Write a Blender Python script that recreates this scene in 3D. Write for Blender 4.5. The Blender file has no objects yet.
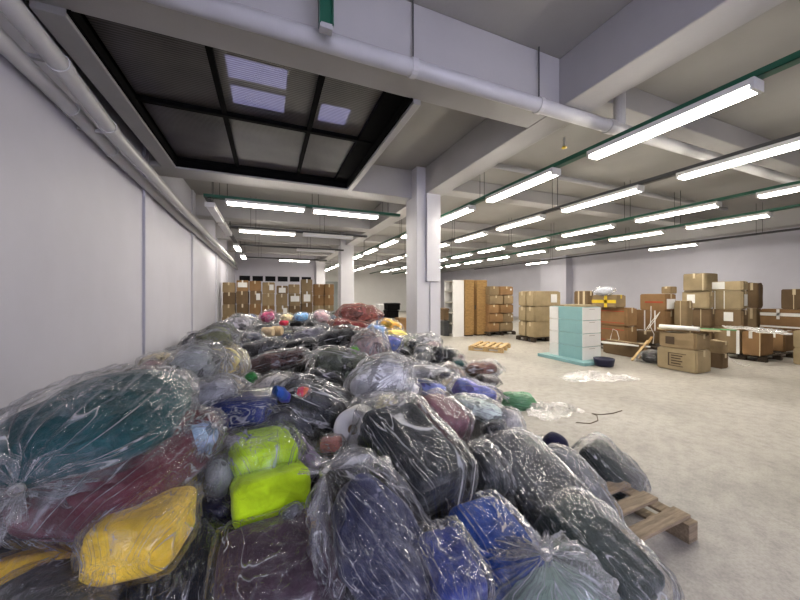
import bpy, bmesh, math, random
import numpy as np
from mathutils import Vector, Matrix
random.seed(11)
C = bpy.context.scene.collection
PI = math.pi
EYE = 1.55                      # eye height of the photographer
FOC = 320.0                     # focal length in pixels of the 800 px wide frame
TH = math.atan(132 / 320)       # camera turned right of the hall's long axis
CT, ST = math.cos(TH), math.sin(TH)

def ray(px, py):
    u = (px - 400) / FOC; v = (295 - py) / FOC
    return Vector((u * CT + ST, CT - u * ST, v))
def at(px, py, d):
    r = ray(px, py) * d
    return Vector((r.x, r.y, EYE + r.z))
def project(p):
    f = p[0] * ST + p[1] * CT; r = p[0] * CT - p[1] * ST
    if f < .05: return None
    return 400 + FOC * r / f, 295 - FOC * (p[2] - EYE) / f, f

# ------------------------------------------------------------------ materials
def lin(c):
    if isinstance(c, str):
        c = c.lstrip('#'); c = [int(c[i:i + 2], 16) / 255 for i in (0, 2, 4)]
    return tuple((x / 12.92 if x <= .04045 else ((x + .055) / 1.055) ** 2.4) for x in c) + (1,)
class NT:
    def __init__(s, name):
        s.m = bpy.data.materials.new(name); s.m.use_nodes = True
        s.t = s.m.node_tree; s.t.nodes.clear(); s.out = s.n('OutputMaterial')
    def n(s, typ, ins=None, **kw):
        nd = s.t.nodes.new('ShaderNode' + typ)
        for k, v in kw.items(): setattr(nd, k, v)
        for k, v in (ins or {}).items():
            if isinstance(v, tuple) and len(v) == 2 and isinstance(v[0], bpy.types.Node):
                s.t.links.new(v[0].outputs[v[1]], nd.inputs[k])
            else: nd.inputs[k].default_value = v
        return nd
    def link(s, a, ao, b, bi): s.t.links.new(a.outputs[ao], b.inputs[bi])
    def ramp(s, src, out, pts, interp='LINEAR'):
        r = s.n('ValToRGB', {'Fac': (src, out)}); r.color_ramp.interpolation = interp
        e = r.color_ramp.elements
        while len(e) < len(pts): e.new(.5)
        for el, (p, c) in zip(e, pts): el.position = p; el.color = c if len(c) == 4 else tuple(c) + (1,)
        return r
    def math(s, op, a, b=None):
        nd = s.n('Math', operation=op)
        for i, v in enumerate((a, b)):
            if v is None: continue
            if isinstance(v, tuple): s.t.links.new(v[0].outputs[v[1]], nd.inputs[i])
            else: nd.inputs[i].default_value = v
        return (nd, 0)
    def done(s, sh, out='BSDF'): s.link(sh, out, s.out, 'Surface'); return s.m
def g(v): return (v, v, v, 1)

def paint(name, col, rough=.6, var=.12, scale=3.0, bump=.05, metal=0.0, spec=.4):
    t = NT(name); co = t.n('TexCoord'); c = lin(col)
    n1 = t.n('TexNoise', {'Vector': (co, 'Object'), 'Scale': scale, 'Detail': 5.0, 'Roughness': .6})
    lo = tuple(x * (1 - var) for x in c[:3]); hi = tuple(min(1, x * (1 + var)) for x in c[:3])
    r = t.ramp(n1, 'Fac', [(.3, lo), (.7, hi)])
    n2 = t.n('TexNoise', {'Vector': (co, 'Object'), 'Scale': scale * 18, 'Detail': 3.0})
    b = t.n('Bump', {'Height': (n2, 'Fac'), 'Strength': bump, 'Distance': .02})
    return t.done(t.n('BsdfPrincipled', {'Base Color': (r, 'Color'), 'Roughness': rough, 'Metallic': metal,
                                         'Specular IOR Level': spec, 'Normal': (b, 'Normal')}))
def glow(name, col, s):
    t = NT(name)
    return t.done(t.n('Emission', {'Color': lin(col), 'Strength': s}), 'Emission')
def concrete():
    t = NT('worn concrete'); co = t.n('TexCoord')
    a = t.n('TexNoise', {'Vector': (co, 'Object'), 'Scale': .55, 'Detail': 7.0, 'Roughness': .65})
    b = t.n('TexNoise', {'Vector': (co, 'Object'), 'Scale': 9.0, 'Detail': 6.0, 'Roughness': .7})
    f = t.n('TexNoise', {'Vector': (co, 'Object'), 'Scale': 70.0, 'Detail': 3.0})
    r = t.ramp(a, 'Fac', [(.28, lin('#7d7970')), (.5, lin('#a09b92')), (.72, lin('#b0aca4'))])
    r2 = t.ramp(b, 'Fac', [(.3, g(.72)), (.55, g(1.0)), (.75, g(1.08))])
    r3 = t.ramp(f, 'Fac', [(.3, g(.82)), (.6, g(1.05))])
    m = t.n('Mix', {'Factor': 1.0}, data_type='RGBA', blend_type='MULTIPLY')
    t.link(r, 'Color', m, 6); t.link(r2, 'Color', m, 7)
    m2 = t.n('Mix', {'Factor': .8}, data_type='RGBA', blend_type='MULTIPLY')
    t.link(m, 2, m2, 6); t.link(r3, 'Color', m2, 7)
    rr = t.ramp(a, 'Fac', [(.35, g(.38)), (.7, g(.62))])
    bp = t.n('Bump', {'Height': (f, 'Fac'), 'Strength': .08, 'Distance': .01})
    return t.done(t.n('BsdfPrincipled', {'Base Color': (m2, 2), 'Roughness': (rr, 'Color'), 'Normal': (bp, 'Normal'), 'Specular IOR Level': .35}))
def cardboard(name, col):
    t = NT(name); co = t.n('TexCoord'); c = lin(col)
    mp = t.n('Mapping', {'Vector': (co, 'Object'), 'Scale': (2, 2, 30)})
    n1 = t.n('TexNoise', {'Vector': (co, 'Object'), 'Scale': 2.5, 'Detail': 6.0, 'Roughness': .6})
    n2 = t.n('TexNoise', {'Vector': (mp, 'Vector'), 'Scale': 3.0, 'Detail': 3.0})
    oi = t.n('ObjectInfo')
    r = t.ramp(n1, 'Fac', [(.3, tuple(x * .78 for x in c[:3])), (.7, tuple(x * 1.1 for x in c[:3]))])
    k = t.n('MapRange', {'Value': (oi, 'Random'), 'To Min': .82, 'To Max': 1.12})
    hv = t.n('HueSaturation', {'Value': (k, 'Result'), 'Color': (r, 'Color')})
    bp = t.n('Bump', {'Height': (n2, 'Fac'), 'Strength': .12, 'Distance': .02})
    return t.done(t.n('BsdfPrincipled', {'Base Color': (hv, 'Color'), 'Roughness': .8, 'Specular IOR Level': .2, 'Normal': (bp, 'Normal')}))
def wood(name, col):
    t = NT(name); co = t.n('TexCoord'); c = lin(col)
    mp = t.n('Mapping', {'Vector': (co, 'Object'), 'Scale': (3, 22, 22)})
    n1 = t.n('TexNoise', {'Vector': (mp, 'Vector'), 'Scale': 2.0, 'Detail': 5.0, 'Distortion': 1.0})
    r = t.ramp(n1, 'Fac', [(.3, tuple(x * .62 for x in c[:3])), (.7, tuple(min(1, x * 1.15) for x in c[:3]))])
    bp = t.n('Bump', {'Height': (n1, 'Fac'), 'Strength': .2, 'Distance': .01})
    return t.done(t.n('BsdfPrincipled', {'Base Color': (r, 'Color'), 'Roughness': .75, 'Normal': (bp, 'Normal'), 'Specular IOR Level': .25}))
def fabric(mixed=False):
    """cloth whose colour is the object's own colour; mixed: garments of several shades"""
    t = NT('mixed garments' if mixed else 'bundled cloth'); co = t.n('TexCoord'); oi = t.n('ObjectInfo')
    n1 = t.n('TexNoise', {'Vector': (co, 'Object'), 'Scale': 7.0, 'Detail': 4.0, 'Distortion': .8})
    k = t.n('MapRange', {'Value': (n1, 'Fac'), 'From Min': .3, 'From Max': .7, 'To Min': .72, 'To Max': 1.22})
    hv = t.n('HueSaturation', {'Value': (k, 'Result'), 'Color': (oi, 'Color')})
    if mixed:
        wv = t.n('VectorMath', {0: (n1, 'Color'), 1: (.25, .25, .25)}, operation='MULTIPLY'); ww = t.n('VectorMath', {0: (co, 'Object'), 1: (wv, 0)}, operation='ADD')
        vo = t.n('TexVoronoi', {'Vector': (ww, 0), 'Scale': 7.0})
        sp = t.n('SeparateColor', {'Color': (vo, 'Color')})
        kk = t.n('MapRange', {'Value': (sp, 0), 'To Min': .25, 'To Max': 2.1}); hu = t.n('MapRange', {'Value': (sp, 1), 'To Min': .475, 'To Max': .525})
        hv = t.n('HueSaturation', {'Hue': (hu, 0), 'Value': (kk, 0), 'Color': (hv, 'Color')})
    n2 = t.n('TexNoise', {'Vector': (co, 'Object'), 'Scale': 14.0, 'Detail': 5.0, 'Roughness': .6, 'Distortion': 1.5})
    n3 = t.n('TexNoise', {'Vector': (co, 'Object'), 'Scale': 320.0, 'Detail': 1.0})
    h = t.math('MULTIPLY', (n3, 'Fac'), .04); h = t.math('ADD', h, (n2, 'Fac'))
    bp = t.n('Bump', {'Height': h, 'Strength': .45, 'Distance': .03})
    return t.done(t.n('BsdfPrincipled', {'Base Color': (hv, 'Color'), 'Roughness': .85, 'Specular IOR Level': .2,
                                         'Sheen Weight': .12, 'Normal': (bp, 'Normal')}))
def film(name, veil, crease, tint='#e4e6ea', rough=.1, k=1.0):
    """thin clear polythene: see-through, glossy, milky where creased or seen edge-on"""
    t = NT(name); uv = t.n('UVMap'); co = t.n('TexCoord'); oi = t.n('ObjectInfo')
    off = t.n('CombineXYZ', {'X': (oi, 'Random'), 'Y': (oi, 'Random')})
    sc = t.n('VectorMath', {0: (off, 0), 1: (13., 7., 0)}, operation='MULTIPLY')
    def streak(su, sv, width, dist):
        mp = t.n('Mapping', {'Vector': (uv, 'UV'), 'Scale': (su, sv, 1)})
        ad = t.n('VectorMath', {0: (mp, 'Vector'), 1: (sc, 0)}, operation='ADD')
        a = t.n('TexNoise', {'Vector': (ad, 0), 'Scale': 1.0, 'Detail': 2.0, 'Distortion': dist})
        k = t.n('MapRange', {'Value': t.math('ABSOLUTE', t.math('SUBTRACT', (a, 'Fac'), .5)), 'From Min': 0., 'From Max': width, 'To Min': 1., 'To Max': 0.})
        return a, k
    a, ka = streak(17 * k, 1.3 * k, .028, .8)
    a2, ka2 = streak(36 * k, 2.4 * k, .035, .9)
    b = t.n('TexNoise', {'Vector': (co, 'Object'), 'Scale': 8.0 * k, 'Detail': 3.0, 'Distortion': 2.0, 'Roughness': .5})
    kb = t.n('MapRange', {'Value': t.math('ABSOLUTE', t.math('SUBTRACT', (b, 'Fac'), .5)), 'From Min': 0., 'From Max': .022, 'To Min': 1., 'To Max': 0.})
    big = t.n('TexNoise', {'Vector': (co, 'Object'), 'Scale': 3.2, 'Detail': 3.0})
    msk = t.n('MapRange', {'Value': (big, 'Fac'), 'From Min': .42, 'From Max': .64, 'To Min': .08, 'To Max': 1.0})
    msk2 = t.n('MapRange', {'Value': (big, 'Fac'), 'From Min': .6, 'From Max': .38, 'To Min': .1, 'To Max': 1.0})
    rid = t.math('ADD', t.math('MULTIPLY', (ka, 0), (msk2, 0)), t.math('MULTIPLY', t.math('MULTIPLY', (ka2, 0), (msk, 0)), .8))
    rid = t.math('ADD', rid, t.math('MULTIPLY', t.math('MULTIPLY', (kb, 0), (msk, 0)), .7))
    hh = t.math('ADD', t.math('MULTIPLY', rid, .5), t.math('ADD', t.math('MULTIPLY', (a, 'Fac'), 1.1), t.math('MULTIPLY', (b, 'Fac'), .9)))
    bp = t.n('Bump', {'Height': hh, 'Strength': .8, 'Distance': .02})
    lw = t.n('LayerWeight', {'Blend': .5})
    fr = t.n('Fresnel', {'IOR': 1.38, 'Normal': (bp, 'Normal')})
    fc = t.math('POWER', (lw, 'Facing'), 3.5)
    f = t.math('ADD', t.math('MULTIPLY', rid, crease), veil)
    f = t.math('ADD', f, t.math('MULTIPLY', fc, .13 + veil))
    f = t.math('MINIMUM', f, .88)
    df = t.n('BsdfDiffuse', {'Color': lin(tint), 'Normal': (bp, 'Normal')})
    tl = t.n('BsdfTranslucent', {'Color': lin(tint), 'Normal': (bp, 'Normal')})
    dm = t.n('MixShader', {0: .4, 1: (df, 0), 2: (tl, 0)})
    tr = t.n('BsdfTransparent', {'Color': (.97, .97, .975, 1)})
    gl = t.n('BsdfGlossy', {'Color': (1, 1, 1, 1), 'Roughness': rough, 'Normal': (bp, 'Normal')})
    m1 = t.n('MixShader', {0: f, 1: (tr, 0), 2: (dm, 0)})
    m2 = t.n('MixShader', {0: t.math('MINIMUM', (fr, 0), .3), 1: (m1, 0), 2: (gl, 0)})
    return t.done(m2, 0)
def skylight_sheet():
    t = NT('ribbed skylight sheet'); co = t.n('TexCoord')
    w = t.n('TexWave', {'Vector': (co, 'Object'), 'Scale': 9.0, 'Distortion': .2}, bands_direction='Y')
    n = t.n('TexNoise', {'Vector': (co, 'Object'), 'Scale': 1.6, 'Detail': 6.0})
    r = t.ramp(n, 'Fac', [(.3, lin('#3b3836')), (.7, lin('#5a5552'))])
    bp = t.n('Bump', {'Height': (w, 'Fac'), 'Strength': .25, 'Distance': .02})
    p = t.n('BsdfPrincipled', {'Base Color': (r, 'Color'), 'Roughness': .45, 'Normal': (bp, 'Normal')})
    tr = t.n('BsdfTransparent', {'Color': (.8, .8, .85, 1)})
    f = t.n('MapRange', {'Value': (w, 'Fac'), 'To Min': .12, 'To Max': .3})
    return t.done(t.n('MixShader', {0: (f, 0), 1: (p, 0), 2: (tr, 0)}), 0)

M = {}
M['wall'] = paint('white wall paint', '#bab9c3', .55, .04, 1.2, .03)
M['ceil'] = paint('grey white ceiling paint', '#989692', .7, .05, 1.0, .06)
M['beam'] = paint('beam paint', '#a9a7a6', .6, .05, 1.2, .06)
M['wall_lit'] = paint('wall paint lightened as lamplight', '#e4e3e0', .55, .03, 1.2, .03)  # wall paint made lighter in place of lamp light on the back wall
M['col'] = paint('column paint', '#cfced2', .55, .04, 1.5, .03)
M['floor'] = concrete()
M['pipe'] = paint('white plastic pipe', '#c3c2c2', .35, .04, 4, .02)
M['pipegrey'] = paint('grey plastic pipe', '#aaa9aa', .35, .06, 4, .02)
M['duct'] = paint('duct black as shade', '#1e1e1f', .6, .1, 5, .03, spec=.2)  # near-black colour stands in for shade above the wall pipes
M['green'] = paint('dark green enamel', '#1f5743', .4, .12, 6, .03)
M['dgrey'] = paint('dark grey metal', '#3e3f40', .5, .1, 6, .03)
M['black'] = paint('black painted steel', '#0c0c0d', .9, .1, 6, .0, spec=.05)
M['lampbody'] = paint('white lamp enamel', '#d6d5d2', .35, .03, 6, .01)
M['lamp'] = glow('lit lamp diffuser', '#fff7ea', 26.0)
M['lampoff'] = paint('unlit lamp diffuser', '#d9d9dc', .3, .02, 6, .01)
M['sheet'] = skylight_sheet()
M['trim'] = paint('skylight trim', '#a5a4a4', .5, .05, 3, .03)
M['win'] = paint('dark window pane', '#15161a', .6, .1, 3, 0, spec=.1)
M['door'] = paint('grey shutter', '#8f9493', .5, .05, 3, .02)
M['card'] = cardboard('brown cardboard', '#8f7b5d')
M['card2'] = cardboard('pale cardboard', '#9c8b6c')
M['card3'] = cardboard('dark cardboard', '#6f5b43')
M['card4'] = cardboard('reddish cardboard', '#8a6b49')
M['tape'] = paint('pale packing tape', '#c9b998', .25, .05, 8, .01, spec=.6)
M['wtape'] = paint('white packing tape', '#d8d6d0', .3, .05, 8, .01)
M['ytape'] = paint('yellow packing tape', '#d9b92c', .3, .05, 8, .01)
M['paper'] = paint('white paper label', '#dddcd8', .7, .04, 8, .01)
M['ink'] = paint('dark print', '#4b3c2c', .8, .1, 8, .01)
M['redink'] = paint('red print', '#a3452c', .8, .1, 8, .01)
M['greenink'] = paint('green print', '#3d7a4a', .8, .1, 8, .01)
M['pine'] = wood('pale pallet wood', '#c3a677')
M['oldwood'] = wood('weathered pallet wood', '#8d7d67')
M['darkwood'] = wood('dark pallet wood', '#3d342b')
M['brown'] = wood('oak laminate', '#9c7b4c')
M['white'] = paint('white laminate', '#d7d6d2', .4, .03, 4, .01)
M['inner'] = paint('grey shelf lining', '#a8a296', .5, .04, 4, .01)
M['teal'] = paint('pale teal lacquer', '#7ea5a6', .45, .05, 4, .02)
M['navyplastic'] = paint('navy plastic', '#1b1c37', .4, .1, 6, .02)
M['blueplastic'] = paint('blue plastic', '#2f5f98', .4, .1, 6, .02)
M['fab'] = fabric(); M['fab2'] = fabric(True)
M['film'] = film('clear polythene film', .008, .5)
M['filmmilky'] = film('milky polythene film', .06, .6)
M['filmb'] = film('clear film with broad creases', .004, .6, k=.45)
M['filmmilkyb'] = film('milky film with broad creases', .05, .65, k=.45)
M['filmwhite'] = film('crumpled white polythene', .3, .5, '#e6e4e0')
M['filmgreen'] = film('green polythene film', .55, .35, '#7fb890')
M['filmred'] = film('red polythene film', .4, .3, '#b5827a')
M['heap'] = None

# ------------------------------------------------------------------ mesh helpers
class MB:
    def __init__(s): s.v = []; s.f = []
    def add(s, vs, fs):
        o = len(s.v); s.v += [tuple(v) for v in vs]; s.f += [[i + o for i in f] for f in fs]; return s
    def box(s, x0, x1, y0, y1, z0, z1):
        vs = [(x, y, z) for x in (x0, x1) for y in (y0, y1) for z in (z0, z1)]
        return s.add(vs, [(0, 1, 3, 2), (4, 6, 7, 5), (0, 4, 5, 1), (2, 3, 7, 6), (0, 2, 6, 4), (1, 5, 7, 3)])
    def tube(s, pts, r, n=12, closed=False):
        pts = [Vector(p) for p in pts]; rings = []
        for i, p in enumerate(pts):
            a = pts[max(0, i - 1)]; b = pts[min(len(pts) - 1, i + 1)]; t = (b - a).normalized()
            up = Vector((0, 0, 1)) if abs(t.z) < .9 else Vector((1, 0, 0))
            x = t.cross(up).normalized(); y = x.cross(t)
            rr = r[i] if isinstance(r, (list, tuple)) else r
            rings.append([p + (x * math.cos(2 * PI * k / n) + y * math.sin(2 * PI * k / n)) * rr for k in range(n)])
        o = [v for rg in rings for v in rg]; fs = []
        for i in range(len(pts) - 1):
            for k in range(n):
                fs.append((i * n + k, i * n + (k + 1) % n, (i + 1) * n + (k + 1) % n, (i + 1) * n + k))
        fs.append(tuple(range(n))[::-1]); fs.append(tuple((len(pts) - 1) * n + k for k in range(n)))
        return s.add(o, fs)
    def build(s, name, m, parent=None, bevel=0, smooth=False, loc=None, rot=None, seg=2):
        me = bpy.data.meshes.new(name); me.from_pydata(s.v, [], s.f)
        if bevel:
            bm = bmesh.new(); bm.from_mesh(me)
            bmesh.ops.bevel(bm, geom=list(bm.edges), offset=bevel, segments=seg, affect='EDGES', profile=.5)
            bm.to_mesh(me); bm.free()
        if smooth:
            for p in me.polygons: p.use_smooth = True
        me.materials.append(m)
        o = bpy.data.objects.new(name, me); C.objects.link(o)
        if parent: o.parent = parent
        if loc: o.location = loc
        if rot: o.rotation_euler = rot
        return o
def empty(name, loc=(0, 0, 0), rz=0):
    o = bpy.data.objects.new(name, None); C.objects.link(o); o.location = loc; o.rotation_euler.z = rz
    o.empty_display_size = .1
    return o
def tag(o, label, cat, group=None):
    o['label'] = label; o['category'] = cat
    if group: o['group'] = group
    return o
def struct(o): o['kind'] = 'structure'; return o
def copy_tree(o, parent=None):
    c = o.copy(); C.objects.link(c)
    if parent: c.parent = parent
    for ch in [x for x in KIDS.get(o.name, [])]:
        k = ch.copy(); C.objects.link(k); k.parent = c
        KIDS.setdefault(c.name, []).append(k)
    return c
KIDS = {}
def kid(o, p): KIDS.setdefault(p.name, []).append(o); return o
# ------------------------------------------------------------------ the hall
XL, XR, YB, YW, YR = -1.95, 16.5, 29.0, 23.0, -3.5     # left, right, back, left-bay back, rear walls
CE, BB = 4.45, 3.85                                    # ceiling, underside of beams
struct(MB().box(XL - .3, XR + .3, YR - .3, YB + .3, -.2, 0).build('floor', M['floor']))
# ceiling slab with the skylight opening left out
SX0, SX1, SY0, SY1 = -1.5, 1.57, 3.4, 6.75
c = MB()
c.box(XL - .3, SX0 - .2, YR - .3, YB + .3, CE, CE + .2); c.box(SX1, XR + .3, YR - .3, YB + .3, CE, CE + .2)
c.box(SX0 - .2, SX1, YR - .3, SY0, CE, CE + .2); c.box(SX0 - .2, SX1, SY1, YB + .3, CE, CE + .2)
struct(c.build('ceiling', M['ceil']))
wl = MB().box(XL - .3, XL, YR, YB, 0, CE)
for y in (-.9, 2.95, 6.8, 10.5, 14.9, 18.8): wl.box(XL, XL + .04, y - .18, y + .18, 0, CE)
struct(wl.build('wall_left', M['wall']))
wr = MB().box(XR, XR + .3, YR, YB, 0, CE); wr.box(XR - .5, XR, 13.5, 15.4, 0, CE)
pass
struct(wr.build('wall_right', M['wall']))
struct(MB().box(XL, XR, YB, YB + .3, 0, CE).build('wall_back', M['wall_lit']))
# wall that closes the left bay, with a strip of small windows near the top
wb = MB().box(XL, 3.1, YW, YW + .2, 0, 2.42); wb.box(XL, 3.1, YW, YW + .2, 2.84, CE)
wb.box(XL, -1.78, YW, YW + .2, 2.42, 2.84); wb.box(2.85, 3.1, YW, YW + .2, 2.42, 2.84)
struct(wb.build('wall_left_bay', M['wall']))
wf = MB().box(-1.78, 2.85, YW + .02, YW + .08, 2.42, 2.46); wf.box(-1.78, 2.85, YW + .02, YW + .08, 2.8, 2.84)
xs = [-1.78 + k * 4.63 / 6 for k in range(7)]
for x in xs: wf.box(max(-1.78, x - .07), min(2.85, x + .07), YW + .02, YW + .08, 2.46, 2.8)
w = struct(wf.build('window_2', M['wall']))
for k in range(6): MB().box(xs[k] + .07, xs[k + 1] - .07, YW + .04, YW + .06, 2.46, 2.8).build('window_pane', M['win'], w)
# rear wall behind the photographer, with a wide window that lets daylight in
rw = MB().box(XL, XR, YR - .3, YR, 0, 1.2); rw.box(XL, XR, YR - .3, YR, 3.6, CE)
rw.box(XL, -1.4, YR - .3, YR, 1.2, 3.6); rw.box(3.4, XR, YR - .3, YR, 1.2, 3.6)
struct(rw.build('wall_rear', M['wall']))
wf = MB()
for x in (-1.4, .18, 1.76, 3.34): wf.box(x, x + .06, YR - .2, YR - .14, 1.2, 3.6)
wf.box(-1.4, 3.4, YR - .2, YR - .14, 1.2, 1.26); wf.box(-1.4, 3.4, YR - .2, YR - .14, 3.54, 3.6)
w = struct(wf.build('window_3', M['dgrey']))
for x in (-1.34, .24, 1.82): MB().box(x, x + 1.52, YR - .185, YR - .175, 1.26, 3.54).build('window_pane', M['lampoff'], w)
d = MB().box(4.75, 5.85, YB - .06, YB, 0, 2.75)
for k in range(18): d.box(4.75, 5.85, YB - .075, YB - .06, .1 + k * .148, .1 + k * .148 + .11)
struct(d.build('door_1', M['door']))
# columns and beams
for i, y in enumerate((-1.6, 6.5, 14.6, 22.7)):
    m = MB().box(3.09, 3.7, y, y + .6, 0, CE).build('column', M['col'], bevel=.012)
    struct(m)
    if i == 1:
        # plastered duct cover and conduit on the face turned to the camera
        MB().box(3.31, 3.66, y - .07, y, 1.86, BB).build('duct_cover', M['col'], m, bevel=.006)
        MB().tube([(3.42, y - .015, .35), (3.42, y - .015, 1.86)], .012, 8).build('conduit', M['pipegrey'], m)
        MB().box(3.39, 3.45, y - .03, y, .3, .36).build('conduit_box', M['pipegrey'], m)
struct(MB().box(3.31, 3.75, YR, YB, BB, CE).build('ceiling_beam', M['beam'], bevel=.015))
struct(MB().box(XR - .55, XR, YR, YB, BB, CE).build('ceiling_beam', M['beam'], bevel=.015))
for y, z in ((-.9, BB), (2.88, BB), (6.78, 3.8), (10.75, 3.85), (14.7, 3.85), (18.7, 3.85)):
    struct(MB().box(XL, 3.31, y, y + .54, z, CE).build('ceiling_beam', M['beam'], bevel=.015))
for y in (-.9, 2.88, 6.78, 10.75, 14.7, 18.7, 22.6, 26.5):
    struct(MB().box(3.75, XR - .55, y, y + .42, 4.12, CE).build('ceiling_beam', M['beam'], bevel=.015))
# skylight: painted shaft trim, black frame bars, ribbed sheets, roof shell over it with one bright opening
t = MB(); z0 = 3.79
t.box(SX0 - .22, SX0, SY0, SY1, z0, CE + .2); t.box(SX1, SX1 + .1, SY0, SY1, z0, CE + .2)
t.box(SX0 - .22, SX1 + .1, SY1 - .02, SY1 + .06, z0 - .0, CE + .2)
sk = struct(t.build('window_1', M['trim'], bevel=.01))

ZP = EYE + 2.43
fr = MB()
X0, X1, Y0, Y1 = SX0, 1.30, SY0, SY1
for x in (X0, -.53, .55): fr.box(x - .03, x + .03, Y0, Y1, ZP - .05, ZP + .03)
fr.box(1.28, SX1, Y0, Y1, ZP - .05, ZP + .03)
for y in (Y0 + .01, 4.82, Y1 - .05): fr.box(X0, SX1, y - .035, y + .035, ZP - .06, ZP + .03)
fr.box(SX1 - .03, SX1 - .002, Y0, Y1, z0 + .03, ZP); fr.box(SX0 + .002, SX0 + .03, Y0, Y1, z0 + .03, ZP)
fr.box(SX0, SX1, SY1 - .05, SY1 - .022, z0 + .03, ZP)
fr.build('frame_bars', M['black'], sk)
for xa, xb in ((X0, -.53), (-.53, .55), (.55, 1.29)):
    for ya, yb in ((Y0, 4.82), (4.82, Y1)):
        MB().box(xa + .02, xb - .02, ya + .03, yb - .03, ZP, ZP + .012).build('skylight_panel', M['sheet'], sk)
rf = MB(); zr = CE + .75
OX = ((-1.9, -.62), (.3, .95), (1.55, 2.0))
rf.box(-1.9, 2.0, 3.0, 5.5, zr, zr + .1); rf.box(-1.9, 2.0, 7.0, 8.2, zr, zr + .1)
for xa, xb in OX: rf.box(xa, xb, 5.5, 7.0, zr, zr + .1)
rf.box(.95, 1.55, 5.5, 6.2, zr, zr + .1); rf.box(-.62, .3, 6.2, 6.24, zr, zr + .1)
rf.box(-1.9, -1.8, 3., 8.2, CE + .2, zr); rf.box(1.9, 2.0, 3., 8.2, CE + .2, zr)
rf.box(-1.9, 2., 3.0, 3.1, CE + .2, zr); rf.box(-1.9, 2., 8.1, 8.2, CE + .2, zr)
struct(rf.build('skylight_roof', M['dgrey']))

# ------------------------------------------------------------------ pipes
def pipe(name, pts, r, m, label, clamps=(), cat='pipe'):
    o = MB().tube(pts, r, 16).build(name, m, smooth=False)
    for p in o.data.polygons: p.use_smooth = len(p.vertices) == 4
    tag(o, label, cat)
    for a, b in clamps:
        MB().tube([a, b], r * 1.13, 16).build('pipe_coupling', m, o)
    return o
zz = BB - .085
p = pipe('drain_pipe', [(XL + .3, 2.84, zz), (9.5, 2.84, zz)], .078, M['pipe'], 'thick white drain pipe running along the lower edge of the near ceiling beam',
     [((1.28, 2.84, zz), (1.34, 2.84, zz)), ((2.9, 2.84, zz), (2.96, 2.84, zz)), ((4.1, 2.84, zz), (4.2, 2.84, zz))])
for x in (1.31, 2.93): MB().tube([(x, 2.84, zz + .07), (x, 2.84, CE)], .008, 8).build('hanger_rod', M['dgrey'], p)
MB().tube([(4.35, 2.84, zz), (4.35, 2.84, CE)], .07, 12).build('riser', M['pipe'], p)
def onwall(px, py, X):
    r = ray(px, py); k = X / r.x; return Vector((X, r.y * k, EYE + r.z * k))
def wallpipe(pts, X, r, label):
    P = [onwall(a, b, X) for a, b in pts]
    P = [P[0] + (P[0] - P[1]) * 1.2] + P
    e = P[-1] + (P[-1] - P[-2]).normalized() * 3
    q = P[2]; d = (P[3] - P[2]).normalized()
    o = pipe('wall_pipe', P, r, M['pipe'], label, [(q, q + d * .08), (q + d * .9, q + d * .98)])
    for k in (1, 2, 3):
        b = P[k]; MB().box(XL + .001, b.x, b.y - .02, b.y + .02, b.z - .015, b.z + .015).build('wall_bracket', M['pipegrey'], o)
wallpipe([(0, 40), (70, 108), (116, 156), (180, 218), (238, 270)], XL + .1, .068, 'white wall pipe nearest the wall, the lower of the pair along the left wall')
wallpipe([(8, 2), (58, 62), (114, 134), (180, 206), (236, 264)], XL + .32, .075, 'white wall pipe farther from the wall, the upper of the pair along the left wall')

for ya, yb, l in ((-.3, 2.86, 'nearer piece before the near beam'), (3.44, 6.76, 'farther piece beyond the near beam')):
    o = MB().box(XL + .11, SX0 - .24, ya, yb, CE - .48, CE - .46).box(XL + .11, XL + .13, ya, yb, CE - .46, CE - .005).box(SX0 - .26, SX0 - .24, ya, yb, CE - .46, CE - .005).build('shade_duct', M['duct'], bevel=.004)  # added trough that paints in the dark gap between pipes and skylight trim
    tag(o, 'added dark duct as shade above the left wall pipes, ' + l, 'duct')

# ------------------------------------------------------------------ cable trays and lamps
ZL = EYE + 1.9                              # underside of tray / top of lamps
def tray(name, a, b, m, label, rods, w=.1):
    a = Vector(a); b = Vector(b); d = (b - a).normalized(); s = Vector((-d.y, d.x, 0)) * (w / 2)
    L = (b - a).length
    o = MB().box(0, L, -w / 2, w / 2, 0, .008).box(0, L, -w / 2, -w / 2 + .006, 0, .06).box(0, L, w / 2 - .006, w / 2, 0, .06).build(name, m)
    o.location = a; o.rotation_euler.z = math.atan2(d.y, d.x); tag(o, label, 'cable tray')
    for q in rods:
        MB().tube([(q - .07, 0, .008), (q - .07, 0, CE - a.z)], .006, 6).tube([(q + .07, 0, .008), (q + .07, 0, CE - a.z)], .006, 6).build('hanger_rod', M['dgrey'], o)
    return o
def lamp_proto(on):
    root = empty('ceiling_tube_lamp')
    h = MB().box(-.78, .78, -.088, .088, -.06, -.002)
    kid(h.build('housing', M['lampbody'], root, bevel=.006), root)
    kid(MB().box(-.755, .755, -.08, .08, -.1, -.061).build('diffuser', M['lamp' if on else 'lampoff'], root, bevel=.012), root)
    for s in (-1, 1):
        kid(MB().box(s * .758, s * .79, -.09, .09, -.104, -.002) .build('end_cap', M['lampbody'], root, bevel=.004) if s > 0 else
            MB().box(-.79, -.758, -.09, .09, -.104, -.002).build('end_cap', M['lampbody'], root, bevel=.004), root)
    return root
PON = POFF = None
def lamp(x, y, rz, label, group, on=True, z=None):
    global PON, POFF
    pr = PON if on else POFF
    if pr is None:
        o = lamp_proto(on)
        if on: PON = o
        else: POFF = o
    else: o = copy_tree(pr)
    o.location = (x, y, ZL if z is None else z); o.rotation_euler.z = rz
    return tag(o, label, 'lamp', group)
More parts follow.
